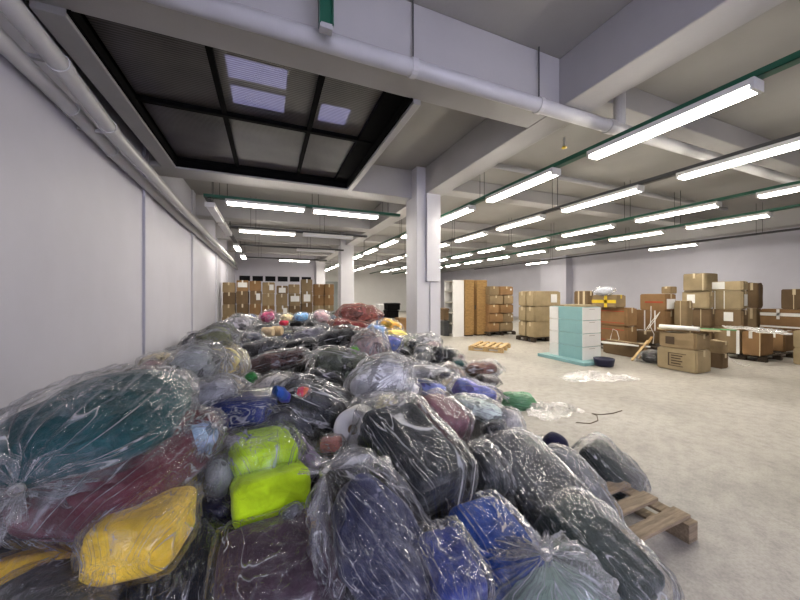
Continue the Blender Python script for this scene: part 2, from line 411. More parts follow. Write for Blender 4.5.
ORD = ['first', 'second', 'third', 'fourth', 'fifth', 'sixth', 'seventh', 'eighth', 'ninth', 'tenth', 'eleventh', 'twelfth', 'thirteenth']
rows = [(3.98, 'row nearest the square columns'), (5.96, 'second row right of the columns'),
        (8.45, 'third row right of the columns'), (10.6, 'fourth row right of the columns')]
for k, (x, nm) in enumerate(rows):
    tray('cable_tray', (x, -1.0, ZL), (x, 27.5, ZL), M['green' if k != 1 else 'dgrey'],
         'long %s cable tray carrying the lamps of the %s' % ('green' if k != 1 else 'dark grey', nm), [2.06 + 4.26 * j for j in range(6)])
    ys = [2.18 + 2.13 * j for j in range(12)]
    if k >= 2: ys = ys[:11]
    for j, y in enumerate(ys):
        lamp(x, y, PI / 2, 'lit hanging tube lamp, %s from the camera in the %s' % (ORD[j], nm), 'lit lamps of the right hall')
tray('cable_tray', (14.3, 4, ZL), (14.3, 20, ZL), M['dgrey'], 'dark cable tray along the beam beside the right wall', [1, 5, 9, 13])
for y, l in ((7.35, 'nearer'), (14.0, 'farther')):
    lamp(14.3, y, PI / 2, 'lit tube lamp close to the right wall, the %s of the two there' % l, 'lamps near the right wall')
# cross rows of the left bay
T = tray('cable_tray', (-1.2, 7.5, ZL + .08), (3.08, 7.5, ZL + .08), M['green'], 'green cable tray across the left bay just beyond the skylight', [.35, 2.2, 3.9], .12)
lamp(-.02, 7.5, 0, 'lit tube lamp across the left bay beyond the skylight, left one of its pair', 'cross lamps of the left bay', z=ZL + .08)
lamp(1.72, 7.5, 0, 'lit tube lamp across the left bay beyond the skylight, right one of its pair', 'cross lamps of the left bay', z=ZL + .08)
for y, n in ((10.4, 'second'), (14.0, 'third'), (18.4, 'fourth')):
    tray('cable_tray', (-1.0, y, ZL + .04), (3.08, y, ZL + .04), M['dgrey'], 'dark cable tray across the left bay, %s from the camera' % n, [.6, 2.6])
lamp(0, 10.4, 0, 'lit tube lamp alone on the second cross tray of the left bay', 'cross lamps of the left bay', z=ZL + .04)
lamp(1.8, 10.4, 0, 'unlit tube lamp on the second cross tray, right of a lit one', 'unlit lamps of the left bay', False, ZL + .04)
lamp(1.9, 14.0, 0, 'unlit tube lamp on the third cross tray of the left bay', 'unlit lamps of the left bay', False, ZL + .04)
lamp(1.35, 18.4, 0, 'lit tube lamp farthest back in the left bay above the cartons', 'cross lamps of the left bay', z=ZL + .04)
tray('cable_tray', (-1.1, 7.3, ZL), (-1.1, 19, ZL), M['dgrey'], 'narrow dark cable tray above the left wall side of the heap', [.6, 4, 8, 11])
lamp(-1.1, 8.3, PI / 2, 'unlit tube lamp along the left wall, nearer of the unlit two', 'lamps along the left wall', False)
lamp(-1.1, 10.2, PI / 2, 'unlit tube lamp along the left wall, farther of the unlit two', 'lamps along the left wall', False)
lamp(-1.1, 14.0, PI / 2, 'lit tube lamp along the left wall, nearer of the lit two', 'lamps along the left wall')
lamp(-1.1, 17.0, PI / 2, 'lit tube lamp along the left wall, farther of the lit two', 'lamps along the left wall')
# green strut hanging in front of the near beam
s = MB().box(-.055, .055, -.02, .02, 0, .82).box(-.055, -.045, -.06, .02, 0, .82).box(.045, .055, -.06, .02, 0, .82).build('hanging_strut', M['green'])
s.location = (.43, 2.62, EYE + 2.15); tag(s, 'dark green channel strut hanging from the ceiling before the near beam', 'strut')
MB().box(-.05, .05, -.05, .018, -.03, .012).build('end_cap', M['pipegrey'], s)
# sprinkler head
s = empty('ceiling_sprinkler', (5.05, 4.3, CE))
MB().tube([(0, 0, 0), (0, 0, -.16)], .02, 10).build('stem', M['pipegrey'], s)
MB().tube([(0, 0, -.16), (0, 0, -.19), (0, 0, -.2)], [.03, .05, .02], 12).build('deflector', M['ytape'], s)
tag(s, 'small brass sprinkler head under the ceiling right of the columns', 'sprinkler')
for i, (x, y0, y1) in enumerate(((7.2, 3.4, 6.7), (9.4, 3.4, 6.7), (7.6, 7.3, 10.6))):
    o = MB().tube([(x - 1.5, y0 + .3, CE - .03), (x + 2.8, y0 + .3, CE - .03)], .02, 8).build('ceiling_conduit', M['dgrey'])
    tag(o, ['thin dark conduit across the ceiling, the nearest on the right', 'thin dark conduit across the ceiling, towards the right edge', 'thin dark conduit across the ceiling, the one farther back'][i], 'conduit')
o = pipe('grey_pipe', [(4.4, 5.6, CE - .1), (13.8, 5.6, CE - .1)], .06, M['pipegrey'], 'grey pipe across the ceiling behind the first lamps on the right')

# ------------------------------------------------------------------ light from outside, camera
W = bpy.data.worlds.new('sky'); bpy.context.scene.world = W; W.use_nodes = True
bg = W.node_tree.nodes['Background']; bg.inputs[0].default_value = lin('#c9c6f5'); bg.inputs[1].default_value = 5.0
def area(name, loc, rot, sx, sy, power, col):
    l = bpy.data.lights.new(name, 'AREA'); l.shape = 'RECTANGLE'; l.size = sx; l.size_y = sy; l.energy = power; l.color = col
    o = bpy.data.objects.new(name, l); C.objects.link(o); o.location = loc; o.rotation_euler = rot; return o
area('window_daylight', (1.0, YR - .1, 2.4), (PI / 2, 0, PI), 4.6, 2.3, 230, (.8, .79, 1.0))
cam = bpy.data.cameras.new('camera'); cam.sensor_width = 36; cam.lens = FOC / 800 * 36; cam.shift_y = -5 / 800; cam.clip_start = .05
co = bpy.data.objects.new('camera', cam); C.objects.link(co); co.location = (0, 0, EYE); co.rotation_euler = (PI / 2, 0, -TH)
S = bpy.context.scene; S.camera = co
S.view_settings.view_transform = 'Standard'; S.view_settings.look = 'None'; S.view_settings.gamma = 1
S.view_settings.use_curve_mapping = False; S.view_settings.exposure = .85
S.cycles.transparent_max_bounces = 24; S.cycles.max_bounces = 7; S.cycles.diffuse_bounces = 4; S.cycles.sample_clamp_indirect = 6
# ------------------------------------------------------------------ bagged bundles
def sinnoise(P, rng, freq, n=7):
    out = np.zeros(len(P))
    for _ in range(n):
        k = rng.normal(size=3); k *= freq * rng.uniform(.6, 1.6) / np.linalg.norm(k)
        out += np.sin(P @ k + rng.uniform(0, 6.28))
    return out / math.sqrt(n / 2) * .6
def ridge(P, rng, freq, n=5, stretch=(1, 1, 1)):
    """sharp creases where a smooth field crosses zero"""
    f = sinnoise(P * np.array(stretch), rng, freq, n) + .35 * sinnoise(P, rng, freq * 2.2, n)
    return np.clip(1 - np.abs(f) * 2.6, 0, 1) ** 1.5
def spow(a, e): return np.sign(a) * np.abs(a) ** e
def grid_faces(nr, nc):
    fs = []
    for i in range(nr - 1):
        for k in range(nc):
            fs.append((i * nc + k, i * nc + (k + 1) % nc, (i + 1) * nc + (k + 1) % nc, (i + 1) * nc + k))
    return fs
def mesh_of(name, V, F, m, uv=None, nc=0):
    me = bpy.data.meshes.new(name); me.from_pydata([tuple(v) for v in V], [], F)
    me.polygons.foreach_set('use_smooth', [True] * len(me.polygons))
    if uv is not None:
        L = me.uv_layers.new(name='UVMap'); idx = np.zeros(len(me.loops), dtype=np.int32)
        me.loops.foreach_get('vertex_index', idx); U = uv[idx].copy()
        n = np.zeros(len(me.polygons), dtype=np.int32); me.polygons.foreach_get('loop_start', n)
        tot = np.zeros(len(me.polygons), dtype=np.int32); me.polygons.foreach_get('loop_total', tot)
        for s, t in zip(n, tot):                     # close the seam
            seg = U[s:s + t, 0]
            if seg.max() - seg.min() > .5: seg[seg < .5] += 1
        L.data.foreach_set('uv', U.astype(np.float32).ravel())
    me.materials.append(m); return me
E = {'sack': (.72, .8), 'pack': (.36, .42), 'roll': (.3, 1.0), 'slab': (.34, .34), 'ball': (1., 1.)}
def unit(kind, nu, nv, t0=0., t1=PI):
    e1, e2 = E[kind]
    ph = np.linspace(t1, t0, nv); th = np.linspace(-PI / 2, 1.5 * PI, nu, endpoint=False)
    PH, TH_ = np.meshgrid(ph, th, indexing='ij')
    x = spow(np.cos(PH), e1); r = np.abs(np.sin(PH)) ** e1
    return x, r * spow(np.cos(TH_), e2), r * spow(np.sin(TH_), e2), PH, TH_
def lowdef(P, seed, kind, s, rough):
    rng = np.random.default_rng(seed + 5)
    amp = {'sack': .17, 'ball': .12, 'pack': .055, 'slab': .05, 'roll': .05}[kind] * rough
    return sinnoise(P, rng, 2.6 / s, 6) * amp * s * .55 + sinnoise(P, rng, 6.5 / s, 6) * amp * s * .22
def content_mesh(kind, L, w, h, seed, nu=56, nv=40, rough=1.0):
    rng = np.random.default_rng(seed)
    x, y, z, PH, T = unit(kind, nu, nv, .02, PI - .02)
    P = np.stack([x.ravel() * L / 2, y.ravel() * w / 2, z.ravel() * h / 2], 1)
    Nn = P / (np.linalg.norm(P, axis=1, keepdims=True) + 1e-6)
    s = min(L, w, h)
    d = lowdef(P, seed, kind, s, rough)
    d += (ridge(P, rng, 4 / s, 5) - 1) * s * (.055 if kind == 'sack' else .022) * rough
    if kind in ('pack', 'slab'):                     # folded layers show on the sides
        lay = np.abs(np.sin(P[:, 2] / h * PI * 4.5 + sinnoise(P, rng, 2 / s, 4) * .8)) ** .5
        side = 1 - np.abs(z.ravel()) ** 6
        d += (lay - 1) * s * .03 * side
    P = P + Nn * d[:, None]
    P[:, 2] += h / 2
    return mesh_of('cloth', P, grid_faces(nv, nu) + [tuple(range(nu))[::-1], tuple((nv - 1) * nu + k for k in range(nu))], M['fab2' if rough >= 1.4 and kind == 'sack' else 'fab'])
def film_mesh(kind, L, w, h, seed, neck, m, nu=96, nv=56, loose=1.03, tail=1.0, rough=1.0, seam=.09):
    rng = np.random.default_rng(seed + 77)
    t_end = .34 if neck else .02
    x, y, z, PH, T = unit(kind if kind != 'pack' else 'sack' if neck else 'pack', nu, nv, t_end, PI - .02)
    k = loose
    X = x * L / 2 * k; Y = y * w / 2 * k; Z = z * h / 2 * k
    P = np.stack([X.ravel(), Y.ravel(), Z.ravel()], 1); s = min(L, w, h)
    Nn = P / (np.linalg.norm(P, axis=1, keepdims=True) + 1e-6)
    th = T.ravel(); fx = np.clip((X.ravel() / (L / 2) + 1) / 2, 0, 1)
    D = lowdef(P, seed, kind, s, rough)
    pl = np.zeros(len(P))                            # lengthwise pleats that deepen towards the gathered end
    for _ in range(7):
        n = rng.integers(5, 25); a = np.sin(n * th + rng.uniform(0, 6.28) + 1.5 * np.sin(2 * fx * rng.uniform(1, 3) + rng.uniform(0, 6)))
        pl += np.clip(1 - np.abs(a) * 1.5, 0, 1)
    d = D + pl * .010 * (.4 + (1.9 * fx ** 2 if neck else .4)) * min(1, s / .3)
    d += ridge(P, rng, 2.2 / s, 5, (.45, 1, 1)) * s * .055 + ridge(P, rng, 5.5 / s, 5, (.6, 1, 1)) * s * .02
    d += np.abs(sinnoise(P, rng, 3 / s, 5)) * s * .02 + .005
    P = P + Nn * d[:, None]
    # flat sealed end of a poly bag: wide, thin, with two corner ears
    e1 = E[kind][0]; rad = np.abs(np.sin(PH.ravel())) ** e1
    for end in ((0,) if neck else (0, 1)):
        sg = -1 if end == 0 else 1
        q = np.where(np.cos(PH.ravel()) * sg > 0, np.clip((.8 - rad) / .8, 0, 1) ** .8, 0) * rng.uniform(.6, 1.0)
        cy = np.cos(th); wy = np.sign(cy) * np.abs(cy) ** .6 * w / 2 * .9
        P[:, 0] += sg * q * seam * L * (1 + .3 * np.sin(3 * cy + seed))
        P[:, 1] = P[:, 1] * (1 - q) + wy * q
        P[:, 2] = P[:, 2] * (1 - .93 * q) + q * (h * .08 * np.sin(4 * cy + seed) + .012 * np.sin(13 * cy + seed) - rng.uniform(-.1, .3) * h)
    U = np.stack([(th + PI / 2) / (2 * PI), fx], 1)
    rows = nv
    if neck:                                         # gathered neck and loose tail
        base = P[-nu:]; cx = base[:, 0].mean(); thr = th[-nu:]
        ns, extra, uvx = 10, [], []
        rk = min(.018, s * .06)
        ry0 = np.hypot(base[:, 1], base[:, 2])
        for i in range(1, ns + 1):
            q = i / ns
            if q < .5:
                a = q / .5; rr = ry0 * (1 - a) ** 1.6 + rk * (1 - (1 - a) ** 1.6); xx = cx + (.10 * L / 2 + .03) * a ** .8 + (base[:, 0] - cx) * (1 - a)
            else:
                a = (q - .5) / .5
                fl = 1 + a * (2.6 + 1.2 * np.sin(3 * thr + seed) + 1.6 * np.sin(7 * thr + 2 * seed)) * tail
                rr = rk * fl; xx = cx + .10 * L / 2 + .03 + a * (.10 + .03 * np.sin(2 * thr + seed)) * tail
            sag = -.06 * tail * max(0, q - .5) * 2
            extra.append(np.stack([np.broadcast_to(xx, thr.shape), rr * np.cos(thr), rr * np.sin(thr) + sag], 1))
            uvx.append(np.stack([(thr + PI / 2) / (2 * PI), np.full(nu, 1 + .3 * q)], 1))
        P = np.concatenate([P] + extra); U = np.concatenate([U] + uvx); rows += ns
    F = grid_faces(rows, nu) + [tuple(range(nu))[::-1]]
    if not neck: F.append(tuple((rows - 1) * nu + k for k in range(nu)))
    P[:, 2] += h / 2
    return mesh_of('film', P, F, m, U, nu), rows
def ob(name, me, parent=None, col=None):
    o = bpy.data.objects.new(name, me); C.objects.link(o)
    if parent: o.parent = parent
    if col: o.color = lin(col)
    return o
def frame(P1, P2, h, roll=0.):
    a = (P2 - P1).normalized(); up = Vector((0, 0, 1))
    if abs(a.z) > .93: up = Vector((-.38, -.92, .1))
    n = (up - a * up.dot(a)).normalized(); y = n.cross(a)
    R = Matrix((a, y, n)).transposed().to_4x4() @ Matrix.Rotation(roll, 4, 'X')
    c = (P1 + P2) / 2
    return Matrix.Translation(c - (R.to_3x3() @ Vector((0, 0, h / 2)))) @ R
LAND = []       # (px, py, depth, short name) of every described bag, for telling its neighbours apart
N_SEED = [100]
def bag(p1, p2, w, h, kind, col, label, short, cat='bag', name='clothes_bag', neck=False, flm='film', roll=0., cname='clothes_bundle',
        hi=False, rough=1.0, loose=1.03, tail=1.0, group=None, seam=.09):
    P1 = at(*p1) if not isinstance(p1, Vector) else p1; P2 = at(*p2) if not isinstance(p2, Vector) else p2
    L = (P2 - P1).length; N_SEED[0] += 1; sd = N_SEED[0]
    root = empty(name); root.matrix_world = frame(P1, P2, h, roll)
    r = (96, 64, 160, 96) if hi else (48, 34, 72, 44)
    ob(cname, content_mesh(kind, L, w, h, sd, r[0], r[1], rough), root, col)
    if flm:
        fm, rows = film_mesh(kind, L, w, h, sd, neck, M[flm], r[2], r[3], loose, tail, rough, seam)
        f = ob('plastic_film', fm, root)
        if neck:
            zz = fm.vertices[(r[3] + 4) * r[2]].co.x
            kn = MB(); kn.tube([(zz - .006, 0, h / 2), (zz + .012, 0, h / 2)], min(.022, min(L, w, h) * .075), 10)
            kn.build('tied_knot', M['filmwhite'], f, smooth=True)
    tag(root, label, cat, group)
    m = (P1 + P2) / 2; pr = project(m)
    if pr: LAND.append((pr[0], pr[1], pr[2], short, m.copy(), max(L, w)))
    return root

# height of the heap over the floor
def xr(y):
    pts = [(.4, 1.2), (.9, 1.75), (1.6, 2.5), (3.2, 2.85), (5., 3.55), (5.8, 3.7), (6.3, 3.0), (9, 3.0), (12, 3.3), (16, 3.2), (17, 3.2)]
    for (a, b), (c_, d_) in zip(pts, pts[1:]):
        if y <= c_: return b + (d_ - b) * max(0, (y - a) / (c_ - a))
    return 3.2
def H(x, y):
    e = min(1, max(0, (xr(y) - x) / .8)); e = e ** .6
    f = min(1, max(0, (y - .5) / .7)); bk = min(1, max(0, (15.6 - y) / 1.0))
    z = .56 + .06 * math.sin(1.7 * x + .5 * y) + .06 * math.sin(.9 * y - x)
    z += .36 * math.exp(-((x + 1.5) / .75) ** 2) * math.exp(-((y - 2.3) / 1.7) ** 2)
    z += .15 * math.exp(-((x + 1.6) / .6) ** 2) * math.exp(-((y - 5.) / 2) ** 2)
    z += .34 * math.exp(-((x - 2.2) / 1.1) ** 2) * math.exp(-((y - 8.6) / 2.2) ** 2) + .12 * min(1, max(0, (y - 7) / 3))
    return z * e * f * bk

def more(root, p1, p2, w, h, kind, col, cname, rough=.5):
    """a second piece of cloth inside the same film"""
    P1 = at(*p1); P2 = at(*p2); N_SEED[0] += 1
    o = ob(cname, content_mesh(kind, (P2 - P1).length, w, h, N_SEED[0], 80, 56, rough), root, col)
    o.matrix_basis = root.matrix_basis.inverted() @ frame(P1, P2, h)
    return o
# ------------------------------------------------------------------ large bags at the front of the heap
bag((150, 386, 2.1), (45, 468, 1.26), .68, .36, 'sack', '#17484c', 'big clear bag of dark teal bedding lying on top against the left wall', 'the big teal bag', neck=True, hi=True, rough=.6, loose=1.05, tail=.9)
bag((185, 424, 1.98), (52, 522, 1.25), .60, .28, 'pack', '#5c2431', 'maroon quilt pack in clear film squeezed under the big teal bag', 'the maroon pack', name='bedding_pack', hi=True, rough=.7, cname='folded_bedding')
bag((165, 508, 1.5), (122, 558, 1.12), .29, .2, 'slab', '#e3bf3c', 'thick yellow foam block in clear film, its end facing the camera, below the maroon pack', 'the yellow block', name='foam_pack', hi=True, rough=.15, cname='foam_block')
bag((72, 556, 1.4), (20, 580, 1.15), .32, .14, 'pack', '#cfa934', 'yellow folded pack at the left frame edge, left of the thick yellow block', 'the left yellow pack', name='foam_pack', rough=.4, cname='foam_block')
bag((180, 472, 1.8), (178, 505, 1.6), .15, .2, 'sack', '#d8bc4a', 'small yellow bag in crinkled film, tucked right of the maroon pack', 'the small yellow bag', rough=.8, loose=1.1)
bag((100, 588, 1.2), (-20, 640, .95), .45, .2, 'sack', '#3a3a38', 'dark charcoal bag in grey film at the lower left frame corner', 'the corner charcoal bag')
bag((190, 530, 1.62), (165, 640, 1.15), .3, .26, 'sack', '#191b26', 'near black bag at the bottom between the yellow roll and the aubergine pack', 'the near black bag')
bag((207, 500, 1.85), (240, 520, 1.75), .26, .22, 'sack', '#20223c', 'dark navy bag in the gap below the lime green pack', 'the dark navy bag in the gap')
lime = bag((258, 448, 2.15), (268, 478, 1.8), .38, .32, 'pack', '#b2d81c', 'bright lime green cushion pack in clear film', 'the lime green pack', name='cushion_pack', hi=True, rough=.45, cname='cushion', loose=1.06)
more(lime, (266, 480, 1.95), (276, 502, 1.6), .40, .24, 'pack', '#b6da1c', 'cushion')
bag((276, 530, 1.58), (286, 625, 1.18), .50, .22, 'slab', '#4b3945', 'flat dark aubergine bedding pack in tight film at the bottom, below the lime green pack', 'the aubergine pack', name='bedding_pack', hi=True, rough=.5, cname='folded_bedding', loose=1.03)
bag((432, 618, 1.36), (342, 492, 1.42), .42, .36, 'sack', '#272b45', 'tall navy clothes bag with a white tied neck, bottom centre', 'the tied navy bag', neck=True, hi=True, rough=1.3, loose=1.06, tail=.6)
bag((382, 420, 2.2), (440, 500, 1.72), .46, .38, 'pack', '#131a20', 'black denim bundle in loose shiny film, right of the tied navy bag', 'the black denim bundle', hi=True, rough=.6, loose=1.1)
bag((468, 512, 1.76), (522, 592, 1.38), .34, .24, 'pack', '#1c4290', 'royal blue folded pack in tight film right of the black denim bundle', 'the royal blue pack', name='bedding_pack', hi=True, rough=.5, cname='folded_bedding', loose=1.03)
bag((432, 545, 1.5), (466, 620, 1.22), .24, .26, 'pack', '#2c3a78', 'slim indigo pack squeezed between the tied navy bag and the royal blue pack', 'the slim indigo pack', rough=.7, loose=1.05)
bag((556, 668, 1.42), (548, 578, 1.34), .46, .34, 'sack', '#8b9f92', 'pale grey green clothes bag with a tied neck at the bottom edge', 'the grey green tied bag', neck=True, hi=True, rough=.7, loose=1.1, tail=.5, flm='filmmilky')
bag((500, 442, 2.45), (572, 534, 1.88), .46, .26, 'pack', '#3a3d42', 'long charcoal bundle strapped in shiny film, sloping towards the pallet', 'the long charcoal bundle', hi=True, rough=1.2)
bag((552, 508, 1.92), (648, 615, 1.48), .38, .28, 'pack', '#37413f', 'long dark grey green bundle reaching the bottom frame edge beside the pallet', 'the long grey green bundle', hi=True, rough=1.2)
bag((552, 450, 2.5), (612, 528, 1.98), .24, .2, 'sack', '#66696d', 'slim grey clothes bag in milky film beside the long charcoal bundle', 'the slim grey bag', hi=True, flm='filmmilky')
bag((584, 448, 2.75), (626, 494, 2.5), .38, .25, 'pack', '#2b3332', 'black green bundle in crisp clear film at the edge of the bare floor', 'the black green bundle', hi=True, rough=1.1, loose=1.09)
bag((612, 455, 2.75), (640, 500, 2.55), .22, .2, 'sack', '#54575a', 'small grey bag at the right end of the heap, over the pallet', 'the right end grey bag', flm='filmmilky')
bag((603, 503, 2.35), (620, 518, 2.25), .14, .12, 'sack', '#4b4f86', 'small violet blue bag resting on the pallet boards', 'the violet blue bag')
bag((542, 440, 2.9), (566, 446, 2.85), .2, .18, 'ball', '#1d1d3c', 'round dark navy bag without wrapping behind the black green bundle', 'the round navy bag', flm=None)
bag((488, 424, 2.6), (498, 440, 2.5), .2, .2, 'ball', '#1c1e22', 'round black bag with a taut shiny top beside the mauve bag', 'the round black bag')
bag((472, 450, 2.2), (500, 496, 1.9), .24, .28, 'sack', '#303436', 'charcoal cloth bundle below the round black bag', 'the charcoal cloth bundle')
bag((425, 404, 2.75), (456, 436, 2.45), .32, .28, 'pack', '#7d565f', 'dusty mauve clothes bag right of the black denim bundle', 'the mauve bag', hi=True)
bag((508, 410, 3.0), (514, 436, 2.8), .17, .18, 'sack', '#cfcdc8', 'whitish clear bag standing right of the round black bag', 'the whitish bag', flm='filmmilky')
bag((518, 440, 2.75), (545, 470, 2.6), .24, .22, 'sack', '#777a7e', 'pleated grey clothes bag between the round black bag and the round navy bag', 'the pleated grey bag', flm='filmmilky')
# white roll of film with its hollow core facing the camera
r = empty('film_roll', at(357, 426, 2.3)); r.rotation_euler = (0, math.radians(78), math.radians(-118))
n = 40; ring = []
prof = [(.034, -.13), (.128, -.13), (.136, -.122), (.136, .122), (.128, .13), (.034, .13)]
v = [(rr * math.cos(2 * PI * k / n), rr * math.sin(2 * PI * k / n), z) for rr, z in prof for k in range(n)]
f = grid_faces(len(prof), n) + [((len(prof) - 1) * n + k, (len(prof) - 1) * n + (k + 1) % n, (k + 1) % n, k) for k in range(n)]
me = bpy.data.meshes.new('roll'); me.from_pydata(v, [], f); me.materials.append(M['white']); ob('wound_film', me, r)
me.polygons.foreach_set('use_smooth', [True] * len(me.polygons))
MB().tube([(0, 0, -.128), (0, 0, .128)], .034, 20).build('core', M['card3'], r)
tag(r, 'white roll of film with a hollow core, leaning on the black denim bundle', 'roll')
LAND.append((357, 426, 2.3, 'the white roll', at(357, 426, 2.3), .3))
bag((375, 405, 2.45), (398, 404, 2.45), .16, .12, 'sack', '#cdc69a', 'small cream bag on top of the black denim bundle', 'the cream bag')

# ------------------------------------------------------------------ bags seen farther up the heap: centre px, size px, tilt, height of centre
def mid(px, py, w, h, ang, z, kind, col, label, short, **k):
    d = (EYE - z) * FOC / (py - 295)
    d = min(d, 14.2)
    a = math.radians(ang); L = w * d / FOC; hh = h * d / FOC
    k['flm'] = {'film': 'filmb', 'filmmilky': 'filmmilkyb'}.get(k.get('flm', 'film'), k.get('flm', 'film')); k.setdefault('rough', 1.5 if kind == 'sack' else 1.0); dep = k.pop('dep', .12 if abs(ang) > 20 else 0)
    dx, dy = math.cos(a) * w / 2 * .96, -math.sin(a) * w / 2 * .96
    p1 = (px - dx, py - dy, d + dep * d * .25 * (1 if dy < 0 else -1)); p2 = (px + dx, py + dy, d + dep * d * .25 * (-1 if dy < 0 else 1))
    if kind == 'sack' and w > 22 and k.get('neck') is None: k['neck'] = (px + py) % 2 == 0; k.setdefault('tail', .55)
    return bag(p1, p2, k.pop('W', (L + hh) * .40), hh * .9, kind, col, label, short, **k)
mid(213, 340, 40, 27, 10, 1.12, 'sack', '#5c5f48', 'olive clothes bag with a gathered neck, topmost against the left wall', 'the topmost olive bag', neck=True, hi=True, tail=.6)
mid(222, 363, 46, 36, -10, .92, 'sack', '#b5a877', 'straw yellow clothes bag in clear film under the topmost olive bag', 'the straw yellow bag', hi=True, flm='filmmilky')
mid(190, 368, 44, 34, 20, .98, 'sack', '#6c706c', 'grey clothes bag between the topmost olive bag and the left wall', 'the wall side grey bag', flm='filmmilky')
mid(207, 392, 66, 34, 10, .85, 'sack', '#76777a', 'wide silvery clothes bag above the maroon pack end', 'the silvery bag', hi=True, flm='filmmilky')
mid(236, 409, 80, 30, 6, .74, 'pack', '#1f2c62', 'navy blue folded pack in clear film, lying level above the lime green pack', 'the level navy pack', hi=True, neck=False)
mid(312, 405, 72, 44, -25, .7, 'sack', '#25272b', 'black clothes bag with a red print and a blue end, centre of the heap', 'the red printed black bag', hi=True)
mid(281, 394, 17, 14, -30, .88, 'sack', '#233a80', 'small royal blue bundle at the upper left of the red printed black bag', 'the small blue bundle', flm=None)
mid(302, 391, 13, 12, -20, .91, 'sack', '#b02a35', 'crimson bundle on top of the red printed black bag', 'the crimson bundle')
mid(199, 447, 34, 36, 55, .72, 'sack', '#8198ad', 'pale blue plastic bag beside the maroon pack', 'the pale blue bag', flm='filmmilky')
mid(219, 478, 28, 34, 70, .55, 'sack', '#6e7270', 'round clear bag of grey cloth left of the lime green pack', 'the round grey bag', flm='film')
mid(228, 447, 42, 26, 20, .62, 'sack', '#8b8a86', 'crumpled grey clear bag above the round grey bag', 'the crumpled grey bag', flm='filmmilky')
mid(291, 425, 44, 34, -35, .62, 'sack', '#2d2f36', 'charcoal clothes bag right above the lime green pack', 'the charcoal bag above the lime pack', hi=True)
mid(303, 455, 30, 30, -40, .52, 'sack', '#8f8196', 'lilac grey clothes bag right of the lime green pack', 'the lilac bag', flm='filmmilky')
mid(331, 444, 22, 14, 5, .62, 'pack', '#a4695d', 'terracotta cloth pack left of the white roll', 'the terracotta pack')
mid(290, 512, 18, 12, 20, .5, 'sack', '#55565a', 'crumpled empty clear bag below the lime green pack', 'the crumpled empty bag', flm='filmmilky')
mid(271, 384, 44, 16, 25, .74, 'sack', '#c9c6bf', 'white cloth bundle shaped like an arm above the level navy pack', 'the white arm shaped bundle', rough=1.5)
mid(251, 378, 13, 12, 10, .72, 'ball', '#2f8f45', 'small bright green bag beside a whitish bag', 'the small green bag')
mid(244, 368, 9, 18, 0, .76, 'sack', '#c8ccd2', 'slim whitish bag left of the small green bag', 'the slim whitish bag', flm='filmmilky')
mid(275, 361, 62, 20, 12, .66, 'sack', '#4a3431', 'long dark brown bundle under silvery film', 'the long dark brown bundle', hi=True, flm='filmmilky')
mid(262, 349, 50, 20, 5, .72, 'sack', '#3b3d42', 'charcoal bundle with a white film cover near the left wall pilaster', 'the film covered charcoal bundle')
mid(282, 344, 11, 12, 0, .75, 'roll', '#101013', 'short black roll standing out above the long dark brown bundle', 'the short black roll', flm=None, name='fabric_roll', cname='cloth_roll')
mid(340, 341, 48, 24, 12, .84, 'sack', '#2f3133', 'dark charcoal clothes bag left of the blue and yellow bags', 'the dark charcoal bag', hi=True)
mid(346, 366, 62, 30, -8, .72, 'sack', '#4c5146', 'large olive grey clothes bag in the middle of the heap', 'the large olive grey bag', hi=True)
mid(355, 350, 10, 10, -20, .86, 'ball', '#6fbf3a', 'small grass green patch bag on the olive grey bag', 'the grass green bag')
mid(382, 381, 54, 44, 30, .72, 'sack', '#c4c5c6', 'whitish clothes bag with a pointed top in front of the square column', 'the pointed whitish bag', hi=True, flm='filmmilky')
mid(368, 352, 26, 40, 60, .8, 'sack', '#8d7a78', 'pinkish grey bag sloping towards the pointed whitish bag', 'the sloping pinkish bag', flm='filmmilky')
mid(358, 313, 40, 20, 0, 1.2, 'sack', '#9a5a50', 'big red clothes bag crowning the heap', 'the big red bag', hi=True, flm='filmred')
mid(352, 326, 38, 14, -10, .98, 'sack', '#98443a', 'rust red clothes bag under the big red bag', 'the rust red bag', flm='filmred')
mid(363, 334, 22, 12, -20, .9, 'sack', '#b05a49', 'small brick red bag in front of the rust red bag', 'the small brick red bag', flm='filmred')
mid(376, 330, 20, 12, -5, .92, 'sack', '#7f9cc4', 'light blue bag right of the rust red bag', 'the light blue bag')
mid(388, 343, 28, 18, -12, .8, 'sack', '#4d568f', 'blue violet clothes bag left of the square column', 'the blue violet bag', hi=True)
mid(374, 338, 16, 14, 20, .84, 'sack', '#d9cb7c', 'pale yellow bag left of the blue violet bag', 'the pale yellow bag')
mid(395, 336, 22, 14, -10, .72, 'sack', '#dccb76', 'pale yellow bag touching the square column behind the blue violet bag', 'the yellow bag at the column')
mid(391, 325, 22, 10, -20, .78, 'sack', '#d0a545', 'amber bag behind the pale yellow bags', 'the amber bag')
mid(268, 332, 12, 11, 0, .8, 'roll', '#cdb894', 'left one of two beige cloth rolls seen end on', 'the left beige roll', flm=None, name='fabric_roll', cname='cloth_roll')
mid(277, 331, 12, 11, 0, .8, 'roll', '#cbb18a', 'right one of two beige cloth rolls seen end on', 'the right beige roll', flm=None, name='fabric_roll', cname='cloth_roll')
mid(252, 318, 11, 8, 0, .95, 'sack', '#20306f', 'royal blue bag far back before the cartons', 'the far royal blue bag')
mid(268, 316, 15, 13, 20, .98, 'sack', '#a3496b', 'magenta bag far back before the cartons', 'the far magenta bag')
mid(288, 318, 14, 9, 0, .95, 'sack', '#c7b98f', 'cream bag far back before the cartons', 'the far cream bag')
mid(302, 317, 15, 10, 5, .98, 'sack', '#7fa9d2', 'sky blue bag far back before the cartons', 'the far sky blue bag')
